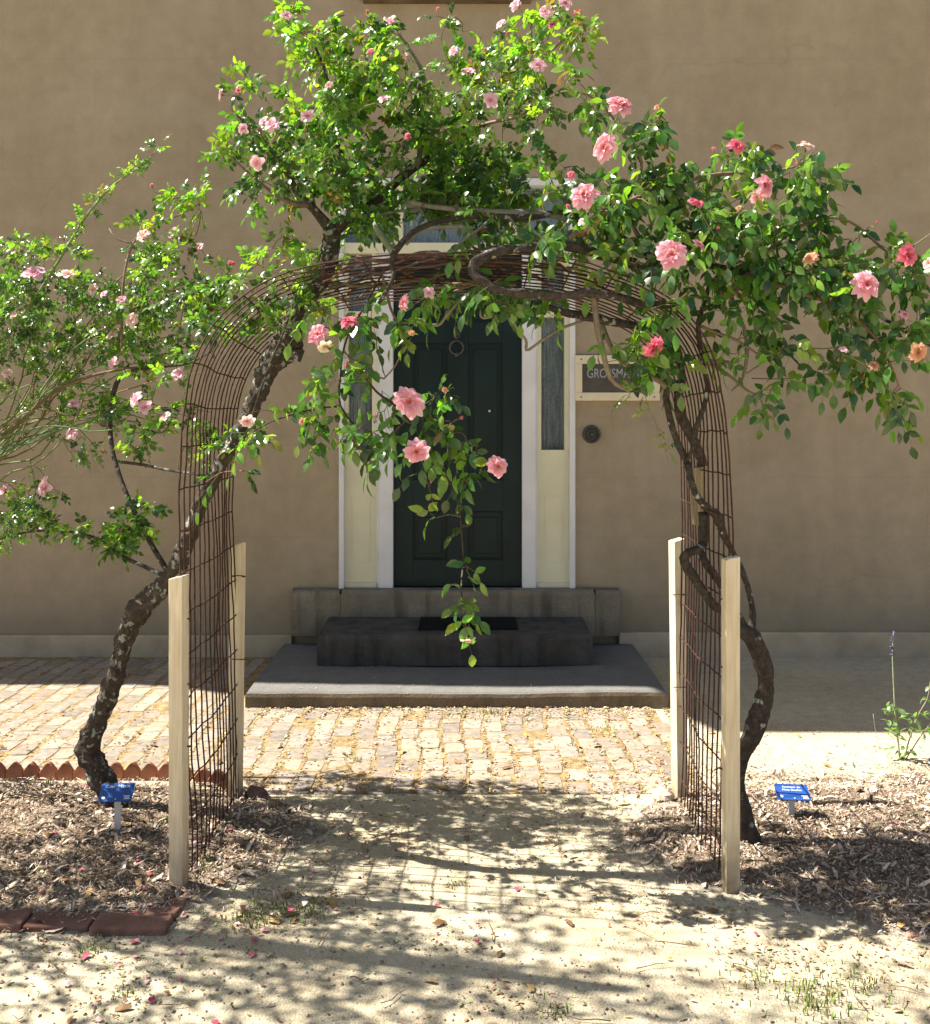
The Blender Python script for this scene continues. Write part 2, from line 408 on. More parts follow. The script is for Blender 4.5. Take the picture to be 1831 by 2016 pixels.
for (a, b) in ((678, 741), (1059, 1121)):
    s = MB()
    fb(s, a, a+7, 499, 886, YW+.015, YW+.13); fb(s, b-9, b, 499, 886, YW+.015, YW+.13)
    fb(s, a+7, b-9, 612, 624, YW+.02, YW+.12)
    fb(s, a, b, 886, 1148, YW+.03, YW+.13)
    fb(s, a, b, 1148, 1159, YW+.005, YW+.13)
    # raised panel moulding below the glass
    for (q0, q1, r0, r1) in ((a+13, b-13, 975, 978), (a+13, b-13, 1105, 1108), (a+13, a+16, 978, 1105), (b-16, b-13, 978, 1105)):
        fb(s, q0, q1, r0, r1, YW+.026, YW+.031)
    o = s.build('sidelight', M['cream'], house, bevel=.002)
    q = MB(); fb(q, a+7, b-9, 499, 612, YW+.075, YW+.08); fb(q, a+7, b-9, 624, 886, YW+.075, YW+.08); q.build('pane', M['glass'], o)
    # pleated lace behind the glass
    q = MB(); xs = np.linspace(wx(a+2), wx(b-2), 40); vs = []
    for k, x in enumerate(xs):
        yy = YW+.15+.012*math.sin(k*1.25)+R(-.003, .003); vs += [(x, yy, wz(886)), (x, yy+.004*math.sin(k*2), wz(499))]
    q.add(vs, [(2*k, 2*k+2, 2*k+3, 2*k+1) for k in range(39)]); q.build('curtain', M['curtain'], o, smooth=True)
d = MB()
# six stiles/rails around sunk panels with raised fields
rails = [(775, 812), (880, 922), (990, 1027)]
for a, b in rails: fb(d, a, b, 499, 1157, YW+.05, YW+.10)
for (y0, y1) in ((499, 528), (632, 674), (945, 1008), (1104, 1157)):
    fb(d, 812, 880, y0, y1, YW+.05, YW+.10); fb(d, 922, 990, y0, y1, YW+.05, YW+.10)
for (a, b) in ((812, 880), (922, 990)):
    for (y0, y1) in ((528, 632), (674, 945), (1008, 1104)):
        fb(d, a, b, y0, y1, YW+.075, YW+.095)
        for (q0, q1, r0, r1) in ((a, b, y0, y0+3), (a, b, y1-3, y1), (a, a+3, y0+3, y1-3), (b-3, b, y0+3, y1-3)):
            fb(d, q0, q1, r0, r1, YW+.058, YW+.078)
        fb(d, a+11, b-11, y0+12, y1-12, YW+.062, YW+.08)
door = d.build('door', M['door'], house, bevel=.003)
k = MB(); kc = (wx(899), YW+.03, wz(682))
k.torus((wx(899), YW+.02, wz(684)), (0,1,0), .048, .010, 28, 8); k.cyl((wx(899), YW+.05, wz(655)), (0,-1,0), .030, .024, .03, 16)
k.torus((wx(899), YW+.022, wz(660)), (0,1,0), .020, .007, 20, 6); k.cyl((wx(899), YW+.045, wz(698)), (0,-1,0), .022, .014, .035, 14)
k.box(wx(899)-.012, wx(899)+.012, YW+.03, YW+.05, wz(656), wz(640)); k.build('knocker', M['iron'], door, smooth=True)
k = MB(); k.cyl((wx(896), YW+.05, wz(962)), (0,-1,0), .03, .03, .008, 20); k.cyl((wx(896), YW+.042, wz(962)), (0,-1,0), .012, .012, .03, 14)
for (r0, r1, y) in ((.014,.03,.012), (.03,.034,.004)): pass
k.cyl((wx(896), YW+.014, wz(962)), (0,-1,0), .018, .034, .015, 20); k.cyl((wx(896), YW-.001, wz(962)), (0,-1,0), .034, .016, .016, 20)
k.build('knob', M['iron'], door, smooth=False)
k = MB(); k.cyl((wx(964), YW+.05, wz(809)), (0,-1,0), .009, .007, .006, 14); k.build('lock', M['stalk'], door)
# near-black sheet standing in for the unlit interior behind the glass
q = MB(); q.box(X0-.2, X1+.2, YW+1.2, YW+1.25, .1, 4); q.build('unlit_backing', M['dark'], house)

# steps
st = empty('entrance_steps', (0, 6.5, 0), 'worn dark stone entrance steps leading up to the green door', 'steps')
def stone(name, x0, x1, y0, y1, z0, z1, mat, chip=0):
    """block with slightly worn, uneven arris"""
    mb = MB(); nx = max(8, int((x1-x0)/.05)); vs = []; fs = []
    prof = [(y0, z0), (y0, z0+(z1-z0)*.5), (y0, z1-.028), (y0+.006, z1-.009), (y0+.022, z1), (y0+(y1-y0)*.5, z1), (y1, z1), (y1, z0)]
    for i in range(nx+1):
        x = x0+(x1-x0)*i/nx
        for j, (y, z) in enumerate(prof):
            wv = noise.noise(Vector((x*3, y*3, z*7)))*.006+noise.noise(Vector((x*13, y*9, z*20)))*.003
            edge = (.010 if i in (0, nx) else 0)
            vs.append((x + (edge if i == 0 else -edge if i == nx else 0)*(1 if j in (3, 4) else 0), y+(wv if j < 5 else 0), z+(wv*.8-.006*max(0, math.cos((x-(x0+x1)/2)*1.6)) if 2 <= j <= 5 else 0)))
    m = len(prof)
    for i in range(nx):
        for j in range(m-1): fs.append((i*m+j, (i+1)*m+j, (i+1)*m+j+1, i*m+j+1))
    fs.append(tuple(reversed(range(m)))); fs.append(tuple(nx*m+j for j in range(m)))
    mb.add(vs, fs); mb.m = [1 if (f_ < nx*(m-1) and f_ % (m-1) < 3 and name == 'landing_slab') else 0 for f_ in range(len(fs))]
    return mb.build(name, [mat, M['riser_shade']], st)
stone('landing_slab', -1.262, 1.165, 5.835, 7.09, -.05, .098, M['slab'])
stone('step', -.94, .81, 6.45, 7.085, .10, .298, M['step'])
stone('threshold', -.86, .90, 7.03, YW-.002, .165, .484, M['thres'])
stone('side_block', -1.205, -.863, 7.04, YW-.002, .165, .484, M['thres']); stone('side_block', .903, 1.075, 7.04, YW-.002, .165, .484, M['thres'])
mt = MB(); mt.box(-.305, .345, 6.60, 6.97, .296, .309)
for i in range(24): mt.box(-.30+i*.0268, -.288+i*.0268, 6.61, 6.96, .310, .314)
tag(mt.build('doormat', M['mat']), 'flat black ribbed rubber doormat on the middle stone step', 'doormat')

# wall plate and round vent
sg = empty('name_plaque', (wx(1213), YW, wz(745)), 'cream framed bronze name plaque on the wall right of the door', 'sign')
f = MB()
fb(f, 1131, 1297, 700, 717, YW-.045, YW-.002); fb(f, 1131, 1297, 773, 789, YW-.045, YW-.002); fb(f, 1131, 1145, 717, 773, YW-.045, YW-.002); fb(f, 1284, 1297, 717, 773, YW-.045, YW-.002)
f.build('frame', M['signf'], sg, bevel=.004)
f = MB(); fb(f, 1145, 1284, 717, 773, YW-.03, YW-.01); f.build('plate', M['bronze'], sg)
for (a, b) in ((1143, 708), (1143, 782), (1286, 708), (1286, 782)):
    f = MB(); f.cyl((wx(a), YW-.0451, wz(b)), (0,-1,0), .006, .005, .003, 12); f.build('screw', M['iron'], sg)
def text(body, name, size, loc, rot, mat, parent, align='LEFT', ext=.001):
    cu = bpy.data.curves.new(name, 'FONT'); cu.body = body; cu.size = size; cu.extrude = ext; cu.align_x = align
    o = bpy.data.objects.new(name, cu); COL.objects.link(o); cu.materials.append(mat)
    o.parent = parent; o.matrix_parent_inverse = Matrix.Translation(-parent.location)
    o.location = loc; o.rotation_euler = rot
    me = bpy.data.meshes.new_from_object(o); m = bpy.data.objects.new(name, me); COL.objects.link(m)
    m.parent = parent; m.matrix_parent_inverse = o.matrix_parent_inverse.copy(); m.location = loc; m.rotation_euler = rot
    bpy.data.objects.remove(o); return m
tx = text('GROSSMANN', 'lettering', .092, (wx(1154), YW-.0315, wz(744)), (math.pi/2, 0, 0), M['letter'], sg)
tx.scale = (.72, 1, 1)
vt = empty('wall_vent', (wx(1164.5), YW, wz(855)), 'round black metal vent set in the wall under the plaque', 'vent')
v_ = MB(); c0 = Vector((wx(1164.5), YW-.001, wz(855)))
v_.cyl(c0, (0,-1,0), .064, .060, .012, 32); v_.build('plate', M['iron'], vt)
v_ = MB(); v_.torus(c0+Vector((0,-.016,0)), (0,1,0), .054, .009, 32, 8); v_.torus(c0+Vector((0,-.014,0)), (0,1,0), .036, .004, 32, 8); v_.build('ring', M['iron'], vt, smooth=True)
v_ = MB(); v_.cyl(c0+Vector((0,-.0125,0)), (0,-1,0), .02, .012, .02, 20); v_.build('button', M['bronze'], vt)

# ------------------------------------------------------------------ garden beds
def smooth(a, b, x):
    t = min(1, max(0, (x-a)/(b-a))); return t*t*(3-2*t)
def interp(tab, y): return float(np.interp(y, [t[0] for t in tab], [t[1] for t in tab]))
LEDGE = [(3.2,-1.0),(3.4,-.97),(3.55,-.82),(3.8,-.66),(4.1,-.56),(4.3,-.62),(4.45,-.86),(4.7,-.95)]
REDGE = [(2.9,1.9),(3.1,1.62),(3.3,1.36),(3.45,1.10),(3.6,.80),(3.8,.66),(4.05,.58),(4.3,.70),(4.5,.92),(4.8,1.05)]
def bed_in(x, y):
    """signed depth inside a bed (m), >0 inside"""
    n = .07*noise.noise(Vector((x*4, y*4, 3))) + .03*noise.noise(Vector((x*15, y*15, 9)))
    if x < 0:
        return min(interp(LEDGE, y)-x, (y-3.25), (4.68-y)*2.0) + n
    return min(x-interp(REDGE, y), (y-2.92), (4.72+.06*x-y)) + n*1.4
def bed_h(x, y):
    d = bed_in(x, y)
    h = -.025 + .030*smooth(-.1, .06, d) + .030*smooth(0, .5, d)*(1-smooth(4.45, 4.66, y)) - .012*smooth(4.4, 4.66, y)
    return h + smooth(0, .2, d)*(.026*noise.noise(Vector((x*2.2, y*3.5, 0)))+.014*noise.noise(Vector((x*9, y*9, 4)))+.007*noise.noise(Vector((x*26, y*26, 2))))
for (x0, x1) in ((-3.6, -.3), (.35, 3.6)):
    mb = MB(); nx, ny = 190, 110; ya, yb = (3.15, 4.72) if x0 < 0 else (2.8, 4.95)
    vs = [(x0+(x1-x0)*i/nx, ya+(yb-ya)*j/ny, 0) for j in range(ny+1) for i in range(nx+1)]
    vs = [(x, y, bed_h(x, y)) for x, y, _ in vs]
    if x0 < 0: vs = [(x, y, min(z, .03) if y > 4.6 else z) for x, y, z in vs]
    mb.add(vs, [(j*(nx+1)+i, j*(nx+1)+i+1, (j+1)*(nx+1)+i+1, (j+1)*(nx+1)+i) for j in range(ny) for i in range(nx)], [(smooth(-.03, .22, bed_in(x, y)+.08*noise.noise(Vector((x*22, y*22, 6)))),)*3 for x, y, _ in vs])
    tag(mb.build('garden_bed', M['mulchbed'], smooth=True), kind='structure')
def gh(x, y): return max(bed_h(x, y), .0 if not (-5 < x < 1.08 and y > 4.5) else .008)

def chip(mb, x, y, z, L, W, yaw, pitch, col, bend=.2, roll=0):
    dx = Vector((math.cos(yaw)*math.cos(pitch), math.sin(yaw)*math.cos(pitch), math.sin(pitch)))
    sd = Vector((-math.sin(yaw)*math.cos(roll), math.cos(yaw)*math.cos(roll), math.sin(roll)))
    up = dx.cross(sd); c = Vector((x, y, z)); vs = []
    for t, wd in ((-.5, .6), (0, 1), (.5, .45)):
        b = up*(bend*L*(.25-t*t)); vs += [c+dx*(t*L)-sd*(W*wd/2)+b, c+dx*(t*L)+sd*(W*wd/2)+b]
    mb.add(vs, [(0,2,3,1), (2,4,5,3)], col)
ch = MB()
PALc = [(.70,.57,.43),(.64,.49,.36),(.56,.42,.31),(.46,.33,.24),(.31,.22,.155),(.76,.66,.53),(.64,.48,.38),(.20,.14,.10),(.70,.54,.44)]
cnt = 0
while cnt < 40000:
    y = R(2.75, 4.9) ; x = R(-2.35, 2.35)
    if abs(x) > .46*y+.12: continue
    d = bed_in(x, y)
    if x < 0 and (y > 4.66 or y < 3.2): continue
    if d < -.45 or (d < 0.06 and random.random() > .34*math.exp((d-.06)*6.5)): continue
    cnt += 1
    L = R(.005, .019) if random.random() < .93 else R(.022, .06)
    k = R(.65, 1.1)
    chip(ch, x, y, gh(x, y)+R(.001, .013), L, L*R(.13, .36), R(0, 6.28), R(-.7, .7), tuple(c*k for c in random.choice(PALc)), R(-.3, .5), R(-.6, .6))
tag(ch.build('bark_mulch', M['chips']), 'shredded brown bark mulch covering the rose beds', 'mulch', kind='stuff')

# leaf litter, petals and crumbs over paving and gravel
lt = MB()
for _ in range(10500):
    if random.random() < .66:
        y = 4.5 + (R(0, 1)**1.2)*1.35; x = R(-2.9, 1.25)
        if x < -.95 and y < 4.72: continue
        if x < -.95 and random.random() < .35: continue
        if random.random() < .3: y = 5.84 - abs(random.gauss(0, .10)); x = R(-1.2, 1.2)
        # gather along the joints
        if random.random() < .72: x = round(x/BW)*BW + .02*math.sin((y-4.49)/BL*.9) + random.gauss(0, .010)
    else:
        y = R(2.2, 5.6); x = R(-1, 1)*.47*y
        if random.random() < .55 and bed_in(x, y) < -.4: continue
    L = R(.006, .020)
    col = random.choice([(.50,.40,.26),(.42,.29,.15),(.34,.20,.12),(.55,.46,.30),(.24,.14,.09),(.58,.50,.36),(.38,.33,.16)])
    chip(lt, x, y, gh(x, y)+R(.001, .008), L, L*R(.35, .8), R(0, 6.28), R(-.4, .4), tuple(c*R(.7, 1.1) for c in col), R(-.3, .6), R(-.5, .5))
for _ in range(90):
    y = R(2.3, 5.5); x = R(-1, 1)*.47*y; L = R(.03, .055)
    chip(lt, x, y, gh(x, y)+.006, L, L*.5, R(0, 6.28), R(-.2, .3), random.choice([(.28,.15,.07),(.20,.12,.06),(.42,.27,.10)]), R(.2, .8), R(-.4, .4))
for (px, py, sx_, n) in ((520,1800,.10,170),(640,1785,.08,120),(905,1850,.09,90),(500,1690,.08,120),(1010,1980,.08,90),(300,1900,.12,140),(120,1870,.12,160),(1250,1780,.12,120),(1400,1800,.10,120),(1500,1880,.09,100),(760,1640,.14,140),(1080,1640,.12,120),(900,1575,.16,200),(1180,1570,.12,150),(700,1575,.12,140),(1600,1900,.1,90),(240,1990,.07,60),(1750,1880,.12,140),(990,1405,.14,260),(1180,1405,.1,140),(700,1400,.1,80)):
    yy = H_EYE*FPX/(py-HY); xx = (px-CX)/FPX*yy
    for _ in range(n):
        x, y = xx+random.gauss(0, sx_), yy+random.gauss(0, sx_*.8)
        if y > 5.82: y = 5.82-R(0, .05)
        L = R(.005, .017); chip(lt, x, y, gh(x, y)+R(.001, .006), L, L*R(.3, .8), R(0, 6.28), R(-.4, .4), tuple(c*R(.7, 1.2) for c in random.choice([(.42,.29,.15),(.34,.20,.12),(.24,.14,.09),(.50,.40,.22),(.30,.24,.12)])), R(-.3, .6), R(-.5, .5))
for _ in range(120):
    x, y = R(-1.2, 1.1), random.choice((R(5.86, 6.44), 6.44-abs(random.gauss(0, .03)))); L = R(.006, .018)
    if abs(x) > .9: y = R(5.88, 7.0)
    chip(lt, x, y, .101, L, L*.5, R(0, 6.28), R(-.3, .3), random.choice([(.42,.29,.15),(.34,.20,.12),(.50,.40,.26)]), R(0, .5))
tag(lt.build('fallen_leaves', M['litter']), 'dry leaf crumbs scattered over paving and gravel path', 'leaf litter', kind='stuff')
pt = MB()
for _ in range(70):
    y = R(2.4, 4.8); x = R(-1, 1)*.46*y
    if random.random() < .6: x = -.95+random.gauss(0, .35); y = 3.35+random.gauss(0, .25)
    L = R(.012, .026); chip(pt, x, y, gh(x, y)+.008, L, L*.9, R(0, 6.28), R(-.3, .3), random.choice([(.62,.10,.20),(.75,.36,.40),(.8,.62,.6),(.55,.08,.14)]), R(.2, .8))
tag(pt.build('fallen_petals', M['litter']), 'pink rose petals fallen on mulch and gravel', 'petals', kind='stuff')
gr = MB()
def tuft(x, y, n, hmax, sp=.04, cols=((.16,.24,.04),(.22,.27,.06),(.30,.28,.09))):
    for _ in range(n):
        a = R(0, 6.28); bx, by = x+random.gauss(0, sp), y+random.gauss(0, sp); L = R(.3, 1)*hmax; w = .0022
        l = R(.15, .9); dx, dy = math.cos(a)*l, math.sin(a)*l; px, py = -math.sin(a)*w, math.cos(a)*w; z = gh(bx, by)
        vs = [(bx-px, by-py, z-.004), (bx+px, by+py, z-.004), (bx+dx*L*.4-px*.8, by+dy*L*.4-py*.8, z+L*.6), (bx+dx*L*.4+px*.8, by+dy*L*.4+py*.8, z+L*.6), (bx+dx*L, by+dy*L, z+L*.85)]
        gr.add(vs, [(0,1,3,2), (2,3,4)], tuple(c*R(.7, 1.2) for c in random.choice(cols)))
for (px, py, n, h, s) in ((1590,1960,110,.04,.06),(1690,1945,90,.035,.05),(1480,1935,70,.03,.05),(1640,1990,90,.03,.05),(1090,1990,40,.03,.03),(520,1800,120,.035,.07),(610,1795,90,.03,.05),(490,1810,60,.03,.04),
                          (185,1870,50,.03,.03),(900,1745,30,.02,.03),(240,1960,40,.02,.03),(905,1412,60,.025,.06),(960,1408,50,.03,.03),(1205,1440,30,.02,.04),(700,1500,25,.02,.03),(330,1640,30,.04,.012),(395,1720,30,.05,.03),(100,1570,14,.05,.012),(1100,1590,26,.02,.05)):
    yy = H_EYE*FPX/(py-HY); tuft((px-CX)/FPX*yy, yy, n, h, s)
tag(gr.build('grass', M['litter']), 'sparse short grass and moss sprouting through gravel', 'grass', kind='stuff')
pb = MB()
for _ in range(2600):
    y = R(2.2, 5.4); x = R(-1, 1)*.48*y
    if bed_in(x, y) > .0 or (x < 1.1 and y > 4.5): continue
    r = R(.0025, .007); k = R(.5, 1.05); vs = []
    for q in range(6):
        a = q*math.pi/3+R(-.3, .3); vs.append((x+math.cos(a)*r*R(.8, 1.2), y+math.sin(a)*r*R(.8, 1.2), -.002))
    vs += [(v[0]*.6+x*.4, v[1]*.6+y*.4, r*R(.6, 1.0)) for v in vs[:6]]
    c = random.choice([(.55,.47,.36),(.42,.34,.25),(.62,.55,.45),(.30,.24,.19),(.5,.38,.27)])
    pb.add(vs, [(q, (q+1) % 6, 6+(q+1) % 6, 6+q) for q in range(6)]+[tuple(range(6, 12))], tuple(v*k for v in c))
tag(pb.build('pebbles', M['litter'], smooth=True), 'small loose stones on the gravel path', 'pebbles', kind='stuff')
# fine twigs lying about
tw = MB()
for _ in range(150):
    y = R(2.5, 5.3); x = R(-1, 1)*.46*y; a = R(0, 6.28); L = R(.03, .14); z = gh(x, y)+.006
    pts = [Vector((x+math.cos(a)*L*t+R(-.006,.006), y+math.sin(a)*L*t+R(-.006,.006), z+R(0, .008))) for t in (0, .33, .66, 1)]
    tw.tube(pts, [.0018, .0016, .0013, .0008], 4, random.choice([(.16,.09,.05),(.26,.17,.10),(.36,.27,.18)]))
tag(tw.build('fallen_twigs', M['twig']), 'thin dry twigs lying on mulch and gravel', 'twigs', kind='stuff')

# terracotta scalloped edging, one tile per scallop
def edging_tile(x, y, yaw, h, wd, label, k):
    mb = MB(); n = 12; pr = []
    for q in range(n+1):
        t = q/n*2-1; pr.append((t*wd/2, h*(.42+.58*(1-abs(t)**1.5))))
    T = .016; vs = []
    for yy in (-T, T):
        vs.append((-wd/2, yy, -.05)); vs += [(a, yy+R(-.0015,.0015), b) for a, b in pr]; vs.append((wd/2, yy, -.05))
    m = n+3; fs = [tuple(range(m)), tuple(reversed(range(m, 2*m)))]+[(i, m+i, m+(i+1) % m, (i+1) % m) for i in range(m)]
    c, s = math.cos(yaw), math.sin(yaw); vs = [(c*a-s*b, s*a+c*b, z) for a, b, z in vs]
    mb.add(vs, fs, tuple(v*k for v in (.40,.175,.105)))
    o = mb.build('edging_tile', M['terra'], bevel=.003); o.location = (x, y, 0)
    tag(o, label, 'edging tile', 'terracotta tiles edging the left bed')
xs = -2.62
while xs < -1.27:
    edging_tile(xs, 4.69, R(-.06, .06), .078+R(-.004, .004), .076, 'small pointed terracotta edging tile in the row behind the left rose bed', R(.85, 1.15)); xs += .0775
for (px, py, y) in ((400,1545,4.62),(428,1548,4.60),(452,1553,4.56)):
    edging_tile((px-CX)/FPX*y, y, R(-.05, .15), .075, .085, 'terracotta edging tile seen through the left wire side of the arch', R(.7, .95))
# rough stones at the feet of the rear stakes
for (px, py, lab, col) in ((505,1572,'dark reddish stone at the foot of the rear left stake',(.20,.115,.09)), (1305,1578,'pale pinkish stone at the foot of the rear right stake',(.55,.42,.33))):
    y = H_EYE*FPX/(py-HY); mb = MB(); vs = []; c0 = Vector(((px-CX)/FPX*y, y, .02))
    for i in range(7):
        for j in range(12):
            th, ph = math.pi*i/6, 2*math.pi*j/12; d = Vector((math.sin(th)*math.cos(ph), math.sin(th)*math.sin(ph), math.cos(th)))
            r = 1+.35*noise.noise(d*1.7+c0*9); vs.append((d.x*.05*r, d.y*.04*r, d.z*.035*r))
    mb.add(vs, [(i*12+j, (i+1)*12+j, (i+1)*12+(j+1) % 12, i*12+(j+1) % 12) for i in range(6) for j in range(12)], col)
    o = mb.build('stone', M['brick'], smooth=False); o.location = c0; tag(o, lab, 'stone')
# red brick edging
def brick(x, y, yaw, L, label, tilt=0, z=.0, k=1.0):
    mb = MB(); mb.box(-L/2, L/2, -.052, .052, -.05, .027, tuple(v*k for v in (.235,.125,.092)))
    o = mb.build('edging_brick', M['brick'], bevel=.006); o.location = (x, y, z-.004); o.rotation_euler = (tilt, R(-.02, .02), yaw)
    tag(o, label, 'brick', 'red bricks edging the beds'); return o
brick(-1.085, 3.31, .02, .245, 'red edging brick at the corner of the left bed, partly shaded', 0, .004, 1.05)
brick(-1.325, 3.335, -.01, .215, 'dull red edging brick left of the corner brick', 0, -.004, .85)
brick(-1.555, 3.33, .03, .235, 'red edging brick cut off by the left edge of the photo', 0, .002, .9)
brick(-1.00, 3.50, 1.45, .25, 'red edging brick turned away from the viewer beside the cream stake', 0, -.006, 1.05)
brick(1.535, 3.30, .05, .24, 'half buried red edging brick in front of the right bed', 0, -.012, 1.6)

# ------------------------------------------------------------------ wire arch
PROF = [(-.985,-.04),(-.985,.25),(-.99,.5),(-1.0,1.0),(-1.005,1.45),(-.985,1.74),(-.93,1.92),(-.83,2.055),(-.66,2.165),(-.42,2.222),(-.15,2.247),(.1,2.25),(.36,2.225),(.58,2.16),(.74,2.08),(.85,1.95),(.905,1.78),(.935,1.5),(.945,1.1),(.935,.6),(.93,.25),(.925,-.04)]
def catmull(pts, per=6):
    pts = [np.array(p, float) for p in pts]; out = []
    for i in range(len(pts)-1):
        p0 = pts[max(0, i-1)]; p1 = pts[i]; p2 = pts[i+1]; p3 = pts[min(len(pts)-1, i+2)]
        for k in range(per):
            t = k/per
            out.append(.5*((2*p1)+(-p0+p2)*t+(2*p0-5*p1+4*p2-p3)*t*t+(-p0+3*p1-3*p2+p3)*t**3))
    out.append(pts[-1]); return out
def resample(pts, step):
    pts = [np.array(p, float) for p in pts]; d = [0]
    for a, b in zip(pts, pts[1:]): d.append(d[-1]+np.linalg.norm((b-a)[:3]))
    n = max(2, int(d[-1]/step)+1); q = np.linspace(0, d[-1], n); A = np.array(pts)
    return [np.array([np.interp(t, d, A[:, k]) for k in range(A.shape[1])]) for t in q]
arch = empty('rose_arch', (0, 4.0, 0), 'rusty wire mesh garden arch held by four pale wooden stakes', 'arch')
PR = resample(catmull(PROF, 6), .05)
def mesh_pt(s, v):   # s index along profile, v 0 front .. 1 rear
    q = PR[s]; y = 3.585+.83*v
    wob = .012*noise.noise(Vector((q[0]*2, q[1]*2, v*3)))+.004*noise.noise(Vector((q[0]*9+v*13, q[1]*9, v*17)))
    n2 = .015*math.sin(v*math.pi)   # the sheet bows
    dx = .02*(v-.5)*(-1 if q[0] < 0 else 1)*-1
    if q[1] > 1.6: return Vector((q[0]+wob, y+wob, q[1]+wob-.06*v*smooth(1.6, 2.15, q[1])))
    return Vector((q[0]+wob+(n2 if q[0] < 0 else -n2)*.4, y+wob*.6, q[1]))
wr = MB(); NW = 15
for k in range(NW):
    wr.tube([mesh_pt(s, k/(NW-1)) for s in range(len(PR))], [.0034]*len(PR), 5)
for s in range(2, len(PR), 3):
    wr.tube([mesh_pt(s, v/10)+Vector((0, 0, .003*math.sin(v*3+s))) for v in range(-0, 11)], [.0029]*11, 5)
# loose tie wires at the stakes
for (x, y, z) in ((-1.0,3.6,.95),(-1.0,3.6,.72),(-1.0,3.6,.5),(.93,3.6,1.02),(.93,3.6,.78),(.93,3.6,.42),(-.98,4.4,.98),(-.98,4.4,.62),(.93,4.4,.9),(.93,4.4,.5)):
    wr.torus((x, y, z), (0, .25, 1), .028, .0022, 14, 5)
wr.build('wire_mesh', M['wire'], arch, smooth=True)
def stake(px, y, top, bot, yaw, wd=.051, lean=0, mat='stake'):
    x = (px-CX)/FPX*y; mb = MB(); h1 = wd/2; ns = 10; vs = []; fs = []
    for i in range(ns+1):
        z = bot+(top-bot)*i/ns
        for (a, b) in ((-h1,-h1),(h1,-h1),(h1,h1),(-h1,h1)):
            jx = .0015*noise.noise(Vector((a*40, z*5, b*40))); c, s = math.cos(yaw), math.sin(yaw)
            vs.append((x+c*a-s*b+jx+lean*(z-bot), y+s*a+c*b+jx, z+(.006*a/h1 if i == ns else 0)))
    for i in range(ns):
        for q in range(4): fs.append((i*4+q, i*4+(q+1) % 4, i*4+4+(q+1) % 4, i*4+4+q))
    fs += [(3,2,1,0), tuple(ns*4+q for q in range(4))]; mb.add(vs, fs)
    return mb.build('stake', M[mat], arch, bevel=.003)
stake(352, 3.575, 1.105, -.1, -.20, .052)
stake(1438.5, 3.575, 1.172, -.1, .10, .051)
stake(462, 4.44, 1.115, -.1, -.25, .052, .012)
stake(1339, 4.44, 1.135, -.1, .32, .053, -.012)
stake(1381, 4.02, 1.475, 1.24, .5, .05, -.02, 'oldstake')

# ------------------------------------------------------------------ plant machinery
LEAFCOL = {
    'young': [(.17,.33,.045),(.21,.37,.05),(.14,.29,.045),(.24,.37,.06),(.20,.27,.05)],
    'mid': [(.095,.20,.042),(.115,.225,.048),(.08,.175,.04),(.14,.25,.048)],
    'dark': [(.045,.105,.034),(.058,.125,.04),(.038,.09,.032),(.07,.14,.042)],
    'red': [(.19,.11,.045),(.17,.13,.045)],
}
def leaflet(mb, p, d, n, L, W, col, curl=.25, fold=.22):
    d = d.normalized(); n = (n-d*n.dot(d))
    if n.length < 1e-4: n = d.orthogonal()
    n.normalize(); s = d.cross(n)
    vs = [p]
    for t, wd in ((.22, .74), (.5, 1.0), (.78, .62)):
        c = p+d*(L*t)-n*(curl*L*t*t); w_ = W*.5*wd
        vs += [c-s*w_+n*(fold*w_), c, c+s*w_+n*(fold*w_)]
    vs.append(p+d*(L*.99)-n*(curl*L*1.08))
    mb.add(vs, [(0,2,1),(0,3,2),(1,2,5,4),(2,3,6,5),(4,5,8,7),(5,6,9,8),(7,8,10),(8,9,10)], col)
def rnd_dir(): 
    while True:
        v = Vector((R(-1,1), R(-1,1), R(-1,1)))
        if .05 < v.length < 1: return v.normalized()
def compound(lf, tg, p, d, L, ratio, npairs, droop, col, tcol=(.12,.16,.05)):
    """rose leaf: rachis with paired leaflets and one at the tip"""
    d = d.normalized(); up = Vector((0,0,1))
    n = (up*.62+Vector((-.5,-.42,0))+rnd_dir()*.62); n = (n-d*n.dot(d)); n = n.normalized() if n.length > 1e-3 else d.orthogonal()
    s = d.cross(n); rl = L*(.55+.62*npairs); pts = []
    for t in (0, .5, 1):
        pts.append(p+d*(rl*t)-Vector((0,0,1))*(droop*rl*t*t*.6))
    tg.tube(pts, [.0011, .0009, .0007], 3, tcol, cap=False)
    tip = (pts[2]-pts[1]).normalized()
    c = lambda: tuple(x*R(.8, 1.22) for x in col)
    leaflet(lf, pts[2], tip+rnd_dir()*.15-Vector((0,0,droop*.5)), n+rnd_dir()*.25, L*R(.95, 1.15), L*ratio, c(), R(.05, .4), R(.05, .35))
    for k in range(npairs):
        t = .45+.5*k/max(1, npairs) if npairs > 1 else .55
        q = p+d*(rl*t)-Vector((0,0,1))*(droop*rl*t*t*.6)
        for sg_ in (-1, 1):
            leaflet(lf, q, d*.45+s*sg_*.9+rnd_dir()*.18-Vector((0,0,droop*.55)), n+rnd_dir()*.3, L*R(.75, 1.0), L*ratio*.92, c(), R(.05, .4), R(.05, .35))

